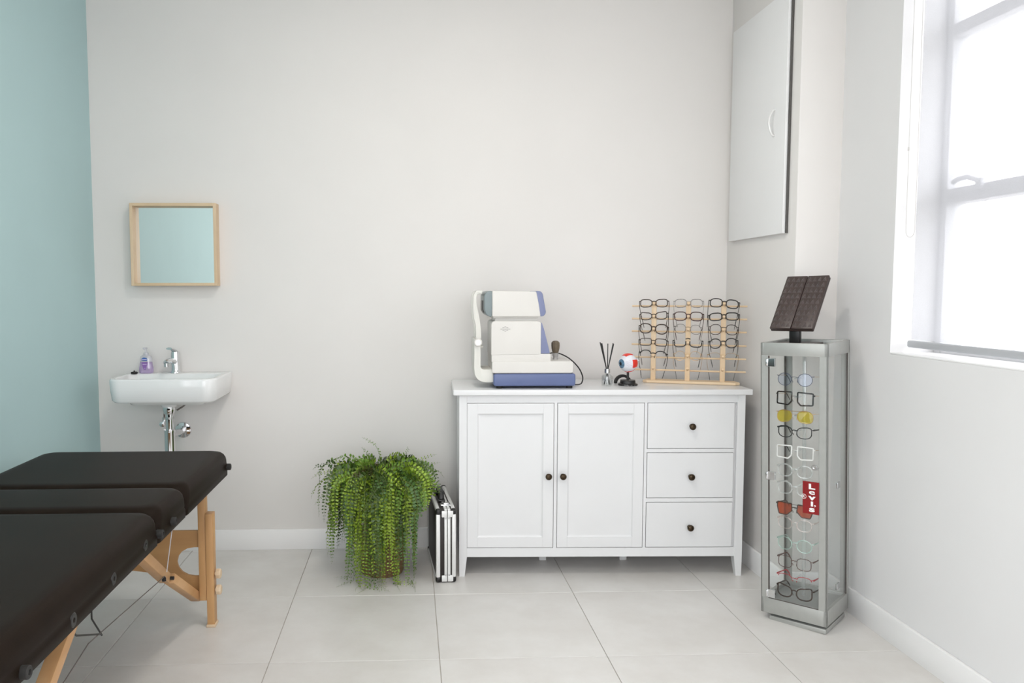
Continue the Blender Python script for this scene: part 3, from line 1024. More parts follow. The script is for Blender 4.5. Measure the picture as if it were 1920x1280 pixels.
GR = 'spectacles on the wooden rack'
rack = [
    # row, column: shape, options
    (0, 0, lens_shape(.053, .036, 2.6, .25), dict(frame='tort', rim=(.0024, .0018)), 'dark tortoise spectacles on the rack, top row nearest the eye machine'),
    (0, 1, lens_shape(.053, .038, 2.6, .1), dict(frame='tortpale', rim=(.0018, .0016), temple='thin'), 'speckled grey spectacles on the rack, middle of the top row'),
    (0, 2, lens_shape(.053, .039, 2.7, .0), dict(frame='blackframe', rim=(.0026, .0018), spread=.4), 'black spectacles on the rack, top row next to the grey corner wall'),
    (1, 0, lens_shape(.051, .034, 2.3, .55), dict(frame='tort', rim=(.0022, .0018)), 'small brown cat-eye spectacles on the rack, second row, post nearest the eye model'),
    (1, 1, lens_shape(.054, .040, 2.7, .1), dict(frame='redbrown', rim=(.0025, .0018)), 'burgundy spectacles on the rack, second row on the middle post'),
    (1, 2, lens_shape(.054, .035, 3.2, .0), dict(frame='blackframe', rim=(.0028, .0018)), 'black rectangular spectacles on the rack, second row on the post by the corner'),
    (2, 0, lens_shape(.054, .046, 2.2, .22), dict(frame='tort', rim=(.0028, .0018)), 'large round brown spectacles on the rack, third row, post nearest the eye model'),
    (2, 1, lens_shape(.047, .043, 2.3), dict(frame='gunmetal', rim=(.0009, .0009), temple='thin', gap_=.022), 'thin wire round spectacles on the rack, third row on the middle post'),
    (2, 2, lens_shape(.049, .045, 2.5), dict(frame='tort', rim=(.0018, .0014), gap_=.022), 'dark rounded spectacles on the rack, third row on the post by the corner'),
    (3, 0, lens_shape(.053, .033, 4.0), dict(frame='tort', rim=(.0021, .0016)), 'dark rectangular spectacles on the rack, fourth row, post nearest the eye model'),
    (3, 1, lens_shape(.053, .040, 2.8), dict(frame='blackframe', rim=(.0026, .0018), rimtype='bottom'), 'black bottom-rimmed spectacles on the rack, fourth row on the middle post'),
    (3, 2, lens_shape(.049, .043, 2.1, .05), dict(frame='blackframe', rim=(.0026, .0016), gap_=.021), 'round black spectacles on the rack, fourth row on the post by the corner'),
    (4, 0, lens_shape(.050, .042, 2.3), dict(frame='blackframe', rim=(.0026, .0018), rimtype='top', gap_=.021), 'black browline spectacles on the rack, fifth row, post nearest the eye model'),
    (4, 1, lens_shape(.048, .044, 2.1), dict(frame='gold', rim=(.0010, .0009), temple='thin', gap_=.022), 'thin bronze wire spectacles on the rack, fifth row on the middle post'),
    (4, 2, lens_shape(.052, .034, 2.3), dict(frame='gold', rim=(.0008, .0008), rimtype='top', temple='thin', gap_=.022), 'half-rim wire spectacles on the rack, fifth row on the post by the corner'),
]
random.seed(11)
rolls = {(0, 2): 5, (1, 0): -3, (0, 0): -1, (2, 0): 3, (2, 1): 3, (4, 0): 4, (1, 2): -2, (3, 2): -3, (3, 1): 1, (3, 0): 2}
for r_, c_, shp, opt, lab in rack:
    tilt = random.uniform(-34, -27)
    px = PX[c_]
    loc = Vector((px, -.034, ROWZ[r_] + .012))
    mtx = RM @ Matrix.Translation(loc) @ Matrix.Rotation(R(rolls.get((r_, c_), random.uniform(-1, 1))), 4, 'Y') @ Matrix.Rotation(R(tilt), 4, 'X')
    glasses(lab, GR, mtx, [(x, z * 1.14) for x, z in shp], panto=.38, **opt)

# ------------------------------------------------------------------ glass display tower
SANG = -46.5
SC = Vector((1.574, 3.012, 0))
SM = Matrix.Translation(SC) @ Matrix.Rotation(R(-1.7), 4, 'Y') @ Matrix.Rotation(R(SANG), 4, 'Z')
ds = thing('display_tower', 'tall narrow aluminium display tower with glass sides full of spectacles', 'display case')
ds.matrix_world = SM
H = .124
Z0, Z1 = .030, 1.106
PW = .030
bm = B()                                       # plinth
box(bm, -H + .032, H - .004, -H + .004, H - .03, .0015, .020, .002)
link('plinth', bm, 'alu', ds)
bm = B(); lathe(bm, [(0, .018), (.07, .018), (.07, .031), (0, .031)], 28); link('turntable', bm, 'black', ds)
for nm, za, zb in (('bottom_rail', Z0, .092), ('top_rail', 1.056, Z1)):
    for k in range(4):
        bm = B(); box(bm, -H, H, -H, -H + .014, za, zb, .002, 2)
        o = link(nm, bm, 'alu', ds); o.rotation_euler = (0, 0, R(90 * k))
bx('floor_plate', (-H + .01, H - .01, -H + .01, H - .01, .060, .078), 'tray', ds, .001)
bx('top_plate', (-H + .012, H - .012, -H + .012, H - .012, 1.060, 1.082), 'tray', ds, .001)
for sx in (-1, 1):
    for sy in (-1, 1):
        bm = B()
        box(bm, *sorted((sx * H, sx * (H - PW))), *sorted((sy * H, sy * (H - .006))), .09, 1.058, .0012, 1)
        box(bm, *sorted((sx * H, sx * (H - .006))), *sorted((sy * H, sy * (H - .014))), .09, 1.058, .0012, 1)
        link('corner_post', bm, 'alu', ds)
for sx in (-1, 1):
    bx('side_glass', (sx * (H - .006) - .002, sx * (H - .006) + .002, -H + .014, H - .014, .09, 1.058), 'glass', ds, 0)
bx('back_glass', (-H + PW, H - PW, H - .008, H - .004, .09, 1.058), 'glass', ds, 0)
dr = bx('glass_door', (-H + PW + .002, H - PW - .001, -H - .001, -H + .004, .094, 1.054), 'glass', ds, 0)
for z in (1.03, .585, .112):
    bm = B(); box(bm, -H + PW - .008, -H + PW + .026, -H - .004, -H + .007, z - .016, z + .016, .001, 1); box(bm, -H + PW - .008, -H + PW + .000, -H - .009, -H - .001, z - .014, z + .014, .003, 2)
    link('hinge', bm, 'chrome', dr)
bm = B(); lathe(bm, [(0, 0), (.011, 0), (.011, .007), (.009, .010), (.004, .010), (.004, .006), (0, .006)], 20, axis='Y', loc=(H - PW - .014, -H - .001, .640)); link('lock', bm, 'chrome', dr)
bx('gasket_gap', (-H + PW - .001, -H + PW + .003, -H - .0005, -H + .005, .094, 1.054), 'gasket_gap', ds, 0)
bx('gasket_gap', (-H + PW, H - PW, -H - .0003, -H + .004, .0915, .0935), 'gasket_gap', ds, 0)  # dark colour stands in for the shaded gap below the glass door
for sx in (-1, 1):
    bx('gasket_gap', (sx * (H - .006) - .003, sx * (H - .006) + .003, H - .017, H - .014, .092, 1.056), 'gasket_gap', ds, 0)  # dark strips stand in for the shaded gap between side glass and post
for z in (.55, .15):
    bx('wall_clip', (H - .010, H - .003, .0, .03, z - .012, z + .012), 'steel', ds, .001)
# holder: vertical clear bar with a peg for every pair
bx('holder_bar', (-.006, .006, -.012, -.006, .09, 1.058), 'acrylic', ds, .001)
zs_ = [.962, .888, .818, .756, .677, .604, .534, .450, .393, .311, .238, .170, .118]
for z in zs_:
    bm = B(); tube(bm, [(-.012, -.008, z), (-.012, -.072, z + .004)], .003, 8); link('peg', bm, 'acrylic', ds, smooth=50)

GS = 'spectacles in the glass display tower'
tower = [
    (lens_shape(.052, .048, 2.1), dict(frame='bluegrey', rim=(.0011, .0010), temple='thin', lens='lens_blue', gap_=.024, tcol='gold'), 'blue-tinted round metal spectacles, topmost in the glass display tower'),
    (lens_shape(.056, .050, 3, hexa=SQ), dict(frame='blackframe', rim=(.0030, .0020), gap_=.022, tcol='gold', temple='thin'), 'thick black square spectacles near the top of the display tower'),
    (lens_shape(.058, .048, 2.4, drop=.12), dict(frame='gold', rim=(.0009, .0009), temple='thin', lens='lens_yellow', gap_=.019, bar=True), 'yellow-lensed aviator spectacles in the display tower'),
    (lens_shape(.053, .042, 2.4, .28), dict(frame='blackframe', rim=(.0019, .0016), gap_=.018), 'slim black cat-eye spectacles below the yellow aviators in the tower'),
    (lens_shape(.057, .050, 3, hexa=SQ), dict(frame='whiteframe', rim=(.0027, .0020), gap_=.022, temple='thin', tcol='gold'), 'white square spectacles behind the lock of the display tower'),
    (lens_shape(.054, .046, 2.4), dict(frame='clearframe', rim=(.0024, .0018), gap_=.02), 'clear colourless spectacles directly under the white square pair in the tower'),
    (lens_shape(.054, .046, 2.5), dict(frame='clearframe', rim=(.0024, .0018), gap_=.02), 'clear colourless spectacles beside the red sign, just above the orange-red pair'),
    (lens_shape(.058, .048, 3, hexa=NAV), dict(frame='tort', rim=(.0020, .0018), lens='lens_red', gap_=.019, bar=True), 'dark-framed sunglasses with orange-red lenses in the display tower'),
    (lens_shape(.053, .044, 2.5), dict(frame='pinkclear', rim=(.0020, .0016), gap_=.02), 'faint pinkish transparent spectacles under the orange-red pair'),
    (lens_shape(.054, .048, 2.2), dict(frame='mint', rim=(.0020, .0016), lens='lens_mint', gap_=.02), 'mint green transparent round spectacles in the display tower'),
    (lens_shape(.052, .045, 3.3), dict(frame='brownframe', rim=(.0013, .0013), gap_=.020), 'thin dark brown square spectacles below the mint pair'),
    (lens_shape(.054, .034, 2.6), dict(frame='redframe', rim=(.0014, .0012), rimtype='top', gap_=.020), 'red half-rim spectacles second from the bottom of the display tower'),
    (lens_shape(.056, .044, 2.4, .55), dict(frame='tort', rim=(.0028, .0020), gap_=.018), 'dark tortoise cat-eye spectacles lowest in the display tower'),
]
for (shp, opt, lab), z in zip(tower, zs_):
    mtx = SM @ Matrix.Translation((-.012, -.078, z)) @ Matrix.Rotation(R(random.uniform(-1, 1.5)), 4, 'Y') @ Matrix.Rotation(R(-4), 4, 'X')
    glasses(lab, GS, mtx, shp, spread=.5, tlen=.085, tdrop=.028, **opt)

# red sign inside the tower door
sg = thing('letter_sign', 'small red upright sign with white stacked letters in the tower door', 'sign')
sg.matrix_world = SM @ Matrix.Translation((.068, -.128, .522))
bx('board', (-.0305, .0285, -.0015, .0015, -.062, .062), 'red_sign', sg, .0006, 1)


def letter(ch, x, z, size, sxx=1.0, bold=.035, parent=sg, rot=0, material='white_print', y=-.0019):
    cu = bpy.data.curves.new('letter', 'FONT'); cu.body = ch; cu.size = size; cu.offset = bold * size * .4; cu.extrude = .0002
    cu.align_x = 'CENTER'; cu.align_y = 'CENTER'
    ob = bpy.data.objects.new('letter_curve', cu); COL.objects.link(ob)
    dg = bpy.context.evaluated_depsgraph_get()
    me = bpy.data.meshes.new_from_object(ob.evaluated_get(dg))
    bpy.data.objects.remove(ob)
    me.materials.clear(); me.materials.append(M[material])
    xs = [v.co.x for v in me.vertices]; zs = [v.co.y for v in me.vertices]
    mx_, mz_ = (min(xs) + max(xs)) / 2, (min(zs) + max(zs)) / 2
    for v in me.vertices:
        v.co = Vector(((v.co.x - mx_) * sxx + x, y, (v.co.y - mz_) + z)) + Vector((0, -v.co.z, 0))
    lo = bpy.data.objects.new('letter', me); COL.objects.link(lo); lo.parent = parent
    return lo


for ch, z, s, w_ in (('L', .044, .028, 1.75), ('e', .0205, .028, 1.75), ('v', -.0005, .029, 1.75), ('I', -.0225, .025, 1.9), ('s', -.0455, .029, 1.85)):
    letter(ch, .0035, z, s, w_, .03 if ch == 'e' else .09)
letter('\u2019', .0145, -.029, .030, 1.5, .0)
letter('R', -.026, .003, .013, 1.1, .05, y=-.0021)
bm = B()
tube(bm, [(-.026 + .0085 * math.cos(2 * PI * k / 24), -.0021, .003 + .0085 * math.sin(2 * PI * k / 24)) for k in range(24)], .0008, 5, True)
link('letter_ring', bm, 'white_print', sg)

# folded vanity mirror on the tower
tm = thing('folding_mirror', 'dark brown quilted folding vanity mirror tilted back on the display tower', 'mirror')
tm.matrix_world = SM @ Matrix.Translation((-.045, .0, 1.082)) @ Matrix.Rotation(R(-2), 4, 'Z')
bm = B(); slab(bm, -.085, .085, -.05, .085, .0003, .016, .012, .003); link('base', bm, 'trimirror', tm)
bm = B(); box(bm, -.020, .020, .004, .030, .012, .092, .004); link('stem', bm, 'black', tm)
ph = bpy.data.objects.new('panel_pivot', None)
PMt = Matrix.Translation((0, -.012, .086)) @ Matrix.Rotation(R(-40), 4, 'X')


def panel_part(name, bm, material):
    o = link(name, bm, material, tm)
    o.matrix_local = PMt
    return o


bpy.data.objects.remove(ph)
PWd, PHt = .166, .266
bm = B(); box(bm, -PWd / 2, PWd / 2, .004, .016, -.02, PHt - .02, .004); back_ = panel_part('back_plate', bm, 'trimirror')
for side in (0, 1):
    xa = -PWd / 2 if side == 0 else .0008
    xb = -.0008 if side == 0 else PWd / 2
    bm = B(); box(bm, xa, xb, -.006, .003, -.02, PHt - .02, .003)
    wing = panel_part('wing_door', bm, 'trimirror')
    # embossed triangles
    bm = B()
    nx, nz = 4, 9
    cw = (xb - xa - .006) / nx; chh = (PHt - .010) / nz
    for i in range(nx):
        for j in range(nz):
            x_ = xa + .003 + cw * (i + .5); z_ = -.02 + .005 + chh * (j + .5)
            p = [(x_ - cw * .44, -.0059, z_ - chh * .42), (x_ + cw * .44, -.0059, z_ - chh * .42), (x_, -.0059, z_ + chh * .45)]
            vv = [bm.verts.new(q_) for q_ in p]; ap = bm.verts.new((x_, -.0115, z_ - chh * .14))
            for a in range(3):
                bm.faces.new((vv[a], vv[(a + 1) % 3], ap))
    o = link('embossing', bm, 'trimirror_light', wing, smooth=0)

# ------------------------------------------------------------------ aluminium case beside the sideboard
cs = thing('flight_case', 'black and aluminium briefcase standing upright between fern and sideboard', 'case', (.157, 3.44, 0), (0, 0, R(3.5)))
CW, CL, CH = .045, .45, .333      # half width, length, height
bx('shell', (-CW + .003, CW - .003, .003, CL - .003, .004, CH - .003), 'case_black', cs, .004)


def cframe(name, dims, material='alu_bright', bev=.004):
    return bx(name, dims, material, cs, bev)


for sx in (-1, 1):
    x0, x1 = sorted((sx * CW, sx * (CW - .020)))
    for nm, d in (('edge_front', (x0, x1, 0, .020, .022, CH - .020)), ('edge_rear', (x0, x1, CL - .020, CL, .022, CH - .020)),
                  ('edge_top', (x0, x1, .018, CL - .018, CH - .020, CH)), ('edge_bottom', (x0, x1, .018, CL - .018, .0008, .022))):
        cframe('edge_profile', d, bev=.007)
    for yy in (0, CL - .026):
        for zz in (.0004, CH - .026):
            a, b = sorted((sx * (CW + .0015), sx * (CW - .024)))
            bx('corner_cap', (a, b, yy - .0015, yy + .0275, zz, zz + .0275), 'black', cs, .010, 4)
jx = .006
for sx in (-1, 1):       # centre joint profiles
    a = jx + (.0012 if sx > 0 else -.0138); b = a + .0126
    cframe('joint_profile', (a, b, -.0015, .006, .010, CH - .010), bev=.002)
    cframe('joint_profile', (a, b, .0, CL, CH - .006, CH + .0015), bev=.002)
    for zz in (.006, CH - .034):
        cframe('corner_plate', ((a, b + .012, -.003, .004, zz, zz + .028) if sx > 0 else (a - .012, b, -.003, .004, zz, zz + .028)), 'alu_bright', .002)
        bm = B(); lathe(bm, [(0, 0), (.0045, 0), (.004, .002), (0, .0025)], 10, axis='Y', loc=((a + b) / 2, -.003, zz + (.030 if zz < .1 else -.004))); link('rivet', bm, 'steel', cs)
bm = B(); tube(bm, [(-.006, .150, CH), (-.006, .150, CH + .022), (-.006, .158, CH + .034), (-.006, .185, CH + .038), (-.006, .245, CH + .038), (-.006, .272, CH + .034), (-.006, .280, CH + .022), (-.006, .280, CH)], 1, 10, flat=(.013, .007), ref=(1, 0, 0)); link('handle', bm, 'black', cs)
for yy in (.142, .288):
    bx('handle_mount', (-.022, .010, yy - .014, yy + .014, CH - .002, CH + .010), 'black', cs, .003)
for yy in (.075, .350):
    bm = B(); box(bm, -.018, .028, yy - .020, yy + .020, CH - .001, CH + .007, .002); box(bm, -.004, .020, yy - .012, yy + .012, CH + .006, CH + .012, .002)
    link('latch', bm, 'chrome', cs)

# ------------------------------------------------------------------ artificial fern in a pot
pl = thing('potted_fern', 'bushy artificial hanging fern spilling over a tan pot on the floor', 'plant', (-.135, 3.600, 0))
bm = B()
lathe(bm, [(0, .001), (.095, .001), (.100, .01), (.118, .25), (.130, .455), (.136, .462), (.136, .478), (.128, .480), (.122, .47), (.118, .44), (0, .44)], 36)
link('pot', bm, 'pot', pl)
bm = B(); lathe(bm, [(0, .441), (.116, .443), (.05, .462), (0, .465)], 20); link('soil', bm, 'soil', pl)
random.seed(21)


def frond(phi, r0, z0, elev, length, curl, leafw, mi, hang, thin=1.0, sway=0.0):
    """one pinnate frond, a part of its own"""
    n = max(10, int(length / .013))
    ds_ = length / n
    p = Vector((r0 * math.cos(phi), r0 * math.sin(phi), z0))
    az = phi; e = elev
    pts = [p.copy()]
    for k in range(n):
        d = Vector((math.cos(az) * math.cos(e), math.sin(az) * math.cos(e), math.sin(e)))
        q = p + d * ds_
        rr = math.hypot(q.x, q.y)
        lim = (.112 + .041 * q.z / .48) if q.z < .47 else 0
        if rr < lim:                                   # stay outside the pot
            q.x *= lim / rr; q.y *= lim / rr
        if q.x > .205 and q.z < .36:                   # the case stands here
            q.x = .205
        if q.z < .34 and q.x > .15:
            q.x = .15 + (q.x - .15) * .3
        if q.y > .325:
            q.y = .325
        if q.z < .008:
            q.z = .008; e = 0; q += Vector((math.cos(az), math.sin(az), 0)) * ds_ * .3
        p = q
        pts.append(p.copy())
        e = max(e - curl * ds_ * (1 + .4 * math.sin(k * .7 + phi * 5)), -R(86) if hang else -R(50))
        az += sway * ds_ * 6 + random.uniform(-.30, .30); e += random.uniform(-.16, .16)
    bm = B()
    tube(bm, pts, .0011, 4, mi=0, taper=[1.2 - .9 * i / n for i in range(n + 1)])
    out = Vector((math.cos(phi), math.sin(phi), .25)).normalized()
    roll = random.gauss(0, .75)
    out = (out * math.cos(roll) + Vector((-math.sin(phi), math.cos(phi), 0)) * math.sin(roll)).normalized()
    step = .0145
    m = int(length / step)
    for k in range(2, m):
        t = k / m
        f = t * n; i = min(int(f), n - 1)
        c = pts[i].lerp(pts[i + 1], f - i)
        tg = (pts[i + 1] - pts[i])
        if tg.length < 1e-6:
            continue
        tg.normalize()
        side = tg.cross(out)
        if side.length < .05:
            side = tg.cross(Vector((-math.sin(phi), math.cos(phi), 0)))
        side.normalize(); nrm = side.cross(tg).normalized()
        env = (min(1, t * 5 + .35)) * (1 - t) ** .45
        if t > .9:
            env *= .75
        L_ = leafw * env * random.uniform(.85, 1.12)
        W_ = L_ * .60 * thin
        for s in (-1, 1):
            dirv = (side * s + tg * random.uniform(.12, .45) + nrm * random.uniform(-.55, .55)).normalized()
            wv = dirv.cross(nrm).normalized()
            up = wv.cross(dirv) * (random.uniform(-.12, .12) * L_)
            b0 = c + dirv * .0015
            vv = [bm.verts.new(b0), bm.verts.new(b0 + dirv * L_ * .35 + wv * W_ * .5), bm.verts.new(b0 + dirv * L_ * .75 + wv * W_ * .42 + up),
                  bm.verts.new(b0 + dirv * L_ + up * 1.6), bm.verts.new(b0 + dirv * L_ * .75 - wv * W_ * .42 + up), bm.verts.new(b0 + dirv * L_ * .35 - wv * W_ * .5),
                  bm.verts.new(b0 + dirv * L_ * .5 - nrm * W_ * .16 + up * .5)]
            for a in range(6):
                fc = bm.faces.new((vv[a], vv[(a + 1) % 6], vv[6])); fc.material_index = 1
    me = bpy.data.meshes.new('frond'); bm.to_mesh(me); bm.free()
    me.materials.append(M['stem']); me.materials.append(M['leaf%d' % mi])
    me.polygons.foreach_set('use_smooth', [True] * len(me.polygons))
    o = bpy.data.objects.new('frond', me); COL.objects.link(o); o.parent = pl


def pick():
    return random.choices((0, 1, 2, 3, 4), (3.2, 3.0, 2.3, 1.2, .7))[0]


for k in range(215):            # long hanging curtain, denser on the visible side
    phi = random.uniform(-PI, PI) if random.random() < .35 else random.gauss(-PI / 2, .95)
    L_ = random.choice((.26, .32, .38, .44, .50)) * random.uniform(.85, 1.1)
    frond(phi, random.uniform(.05, .125), random.uniform(.455, .485), R(random.uniform(5, 65)), L_, random.uniform(9, 26), random.uniform(.021, .028), pick(), True, sway=random.uniform(-.1, .1))
for k in range(70):             # loose middle layer
    phi = random.gauss(-PI / 2, 1.3)
    frond(phi, random.uniform(.08, .13), random.uniform(.45, .48), R(random.uniform(-10, 50)), random.uniform(.16, .30), random.uniform(7, 16), random.uniform(.018, .026), pick(), True, sway=random.uniform(-.6, .6))
for k in range(75):             # short ones filling the top
    phi = random.uniform(-PI, PI)
    frond(phi, random.uniform(.02, .11), random.uniform(.45, .475), R(random.uniform(5, 50)), random.uniform(.14, .25), random.uniform(12, 22), random.uniform(.017, .024), pick(), True)
for phi, L_, el in ((R(178), .26, 28), (R(-172), .25, 8), (R(165), .22, 35), (R(8), .20, 25), (R(-10), .23, 30), (R(20), .20, 22), (R(-60), .16, 60), (R(95), .20, 78), (R(40), .17, 68), (R(-155), .28, 12), (R(110), .15, 60)):
    frond(phi, .09, .47, R(el), L_, random.uniform(2.5, 6.5), .014, random.choice((0, 1)), False)
for k in range(26):             # the longest reach down to the floor in two bunches
    phi = R(random.choice((random.gauss(-122, 14), random.gauss(-62, 12), random.uniform(-140, -40))))
    frond(phi, .12, .47, R(15), random.uniform(.50, .63), 24, random.uniform(.020, .026), random.choice((0, 1, 1, 3)), True)

# ------------------------------------------------------------------ wash basin, tap, waste
XB0, XB1 = -1.377, -.887
ws = thing('wash_basin', 'white ceramic wall-hung wash basin with rounded corners', 'sink', (-1.132, YB, .905))
wx0, wx1 = XB0 + 1.132, XB1 + 1.132
yf = -.355
bm = B()
N_ = 7


def rg(ix, fy, by, r_front, z, rb=.01):
    return rrect(wx0 + ix, wx1 - ix, yf + fy, -by, r_front, z, N_, rs=(rb, rb, r_front, r_front))


rs = [rg(.075, .075, .02, .04, -.128), rg(.068, .066, .018, .04, -.118), rg(.062, .055, .015, .045, -.113), rg(.018, .014, .001, .055, -.110), rg(.008, .006, .001, .058, -.100),
      rg(.002, .001, .001, .060, -.050), rg(.0, .0, .001, .060, -.008), rg(.002, .002, .001, .060, -.002), rg(.006, .006, .004, .058, 0),
      rg(.020, .018, .100, .050, 0, .04), rg(.024, .022, .104, .048, -.003, .045), rg(.032, .030, .110, .045, -.03, .045), rg(.055, .05, .125, .05, -.085, .05), rg(.10, .09, .15, .05, -.097, .05), rg(.20, .11, .16, .02, -.099, .02)]
rings(bm, rs)
link('bowl', bm, 'ceramic', ws, smooth=50)
bm = B(); lathe(bm, [(0, 0), (.013, 0), (.014, .002), (.011, .003), (0, .001)], 18, axis='Y', loc=(-.014, -.1145, -.038)); link('overflow_hole', bm, 'black', ws)
bm = B(); lathe(bm, [(.0, -.150), (.034, -.150), (.042, -.130), (.045, -.120), (0, -.120)], 20, loc=(-.017, -.175, 0)); link('outlet_boss', bm, 'ceramic', ws)

tap = thing('basin_tap', 'chrome single-lever mixer tap on the wash basin', 'tap', (-1.149, YB - .058, .905))
bm = B(); lathe(bm, [(0, .0005), (.027, .0005), (.027, .006), (.023, .012), (.021, .016), (.021, .095), (.019, .105), (0, .108)], 24); b_ = link('body', bm, 'chrome', tap)
bm = B(); tube(bm, smooth_path([(0, -.012, .055), (-.006, -.06, .066), (-.008, -.105, .066), (-.008, -.118, .058)]), 1, 12, flat=(.014, .012), ref=(1, 0, 0)); sp = link('spout', bm, 'chrome', tap)
bm = B(); lathe(bm, [(0, .040), (.011, .040), (.011, .058), (0, .058)], 14, loc=(-.008, -.115, 0)); link('aerator', bm, 'steel', sp)
bm = B(); tube(bm, [(.0, .010, .100), (0, -.02, .112), (-.004, -.06, .122), (-.006, -.075, .124)], 1, 10, flat=(.015, .006), ref=(1, 0, 0)); link('lever', bm, 'chrome', tap)

pt = thing('waste_trap', 'chrome waste pipe and bottle trap under the wash basin', 'pipe', (-1.149, YB - .175, .30))
bm = B(); lathe(bm, [(0, .425), (.018, .425), (.018, .30), (.018, .15), (0, .15)], 20); link('tail_pipe', bm, 'chrome', pt)
bm = B(); lathe(bm, [(0, .458), (.028, .458), (.030, .440), (.026, .425), (.024, .420), (.0, .420)], 20); link('waste_flange', bm, 'chrome', pt)
bm = B(); lathe(bm, [(0, .405), (.021, .405), (.021, .395), (0, .395)], 20); link('slip_ring', bm, 'steel', pt)
bm = B(); lathe(bm, [(0, .345), (.026, .345), (.0265, .335), (.0255, .330), (.0255, .17), (.027, .16), (.020, .02), (.015, .0), (0, .0)], 24); link('trap_body', bm, 'chrome', pt)
bm = B(); tube(bm, smooth_path([(0, .02, .315), (.006, .06, .316), (.012, .10, .314), (.014, .14, .312), (.014, .172, .312)]), .016, 14); link('outlet_pipe', bm, 'chrome', pt)
bm = B(); lathe(bm, [(0, 0), (.040, 0), (.038, .006), (.020, .010), (0, .010)], 24, axis='Y', loc=(.014, .174, .312)); link('wall_rose', bm, 'chrome', pt)

sv = thing('angle_valve', 'small chrome angle valve on the wall under the wash basin', 'valve', (-1.213, YB - .001, .655))
bm = B(); lathe(bm, [(0, 0), (.020, 0), (.018, .006), (.011, .008), (.010, .055), (.013, .057), (.013, .085), (0, .088)], 18, axis='Y'); link('valve_body', bm, 'chrome', sv)
bm = B(); tube(bm, [(0, -.045, 0), (0, -.045, .03)], .010, 12); link('valve_outlet', bm, 'chrome', sv)
bm = B(); tube(bm, [(0, -.045, .028), (.0, -.045, .07), (.0, -.06, .10), (.010, -.08, .135)], .004, 8); link('flex_hose', bm, 'wire_dark', sv)
bm = B(); tube(bm, [(.135, -.08, .135), (.125, -.08, .105), (.10, -.085, .085), (.075, -.09, .070)], .004, 8); link('flex_hose', bm, 'wire_dark', sv)

so = thing('soap_bottle', 'squat bottle of mauve liquid soap with clear pump on the wash basin', 'soap', (-1.284, YB - .075, .9055))
bm = B()
rs = []
for w_, d_, z in ((.026, .014, .0), (.032, .018, .003), (.034, .019, .015), (.0335, .019, .028), (.030, .018, .045), (.029, .017, .056)):
    rs.append([(w_ * math.copysign(abs(math.cos(a)) ** .75, math.cos(a)), d_ * math.copysign(abs(math.sin(a)) ** .75, math.sin(a)), z) for a in [2 * PI * k / 28 for k in range(28)]])
rings(bm, rs); link('liquid', bm, 'mauve', so, smooth=50)
bm = B()
rs = []
for w_, d_, z in ((.0292, .0172, .0565), (.0285, .0168, .070), (.026, .016, .082), (.018, .013, .088), (.014, .012, .091)):
    rs.append([(w_ * math.copysign(abs(math.cos(a)) ** .75, math.cos(a)), d_ * math.copysign(abs(math.sin(a)) ** .75, math.sin(a)), z) for a in [2 * PI * k / 28 for k in range(28)]])
rings(bm, rs); link('bottle_top', bm, 'clear_plastic', so, smooth=50)
bm = B(); lathe(bm, [(0, .090), (.013, .090), (.013, .100), (.005, .102), (.005, .122), (0, .122)], 16); box(bm, -.006, .006, -.030, .008, .118, .127, .003); link('pump', bm, 'clear_plastic', so)
bm = B(); prism(bm, rpoly([(-.017, .056), (.014, .056), (.003, .018), (-.006, .018)], .003, 3), -.0205, -.0175, 'XZ', .0004, 1); lb_ = link('label', bm, 'label_mauve', so)
bm = B(); prism(bm, [(-.011, .047), (.009, .047), (.008, .044), (-.010, .044)], -.0212, -.020, 'XZ'); link('label_line', bm, 'label_pale', lb_)
bm = B(); prism(bm, [(-.004, .027), (.002, .027), (.002, .025), (-.004, .025)], -.0212, -.020, 'XZ'); link('label_line', bm, 'label_pale', lb_)
bm = B(); prism(bm, rpoly([(-.018, .064), (.011, .062), (.011, .074), (-.004, .079), (-.015, .074)], .004, 4), -.0195, -.016, 'XZ', .0004, 1); bl_ = link('logo_label', bm, 'label_blue', so)
bm = B(); prism(bm, rpoly([(-.016, .067), (.010, .0665), (.010, .0705), (-.015, .0705)], .001, 2), -.0202, -.019, 'XZ'); link('label_line', bm, 'label_pale', bl_)

st = B(); lathe(st, [(0, .0003), (.0145, .0003), (.0155, .003), (.0155, .009), (.013, .0105), (.004, .0105), (.004, .0135), (.0025, .015), (0, .015)], 20)
tube(st, [(.003, 0, .0145), (0, 0, .0175), (-.003, 0, .0145)], .001, 6)
o = link('basin_plug', st, 'black_soft'); o.location = (-1.334, YB - .10, .905)
tag(o, 'small black rubber plug lying beside the soap bottle', 'plug')

# ------------------------------------------------------------------ mirror
MX0, MX1, MZ0, MZ1 = -1.349, -.936, 1.330, 1.728
mr = thing('wall_mirror', 'square wall mirror in a deep pale wooden frame above the basin', 'mirror', ((MX0 + MX1) / 2, YB, MZ0))
hw_ = (MX1 - MX0) / 2; hh = MZ1 - MZ0; dp = -.062; t_ = .014
bx('frame_side', (-hw_, -hw_ + t_, dp, -.001, 0, hh), 'frame_wood_z', mr, .001, 1)
bx('frame_side', (hw_ - t_, hw_, dp, -.001, 0, hh), 'frame_wood_z', mr, .001, 1)
bx('frame_rail', (-hw_ + t_, hw_ - t_, dp, -.001, 0, t_), 'frame_wood_x', mr, .001, 1)
bx('frame_rail', (-hw_ + t_, hw_ - t_, dp, -.001, hh - t_, hh), 'frame_wood_x', mr, .001, 1)
bx('mirror_glass', (-hw_ + t_, hw_ - t_, -.014, -.011, t_, hh - t_), 'mirror', mr, 0)
bx('backing', (-hw_ + t_, hw_ - t_, -.010, -.001, t_, hh - t_), 'frame_wood_x', mr, 0)

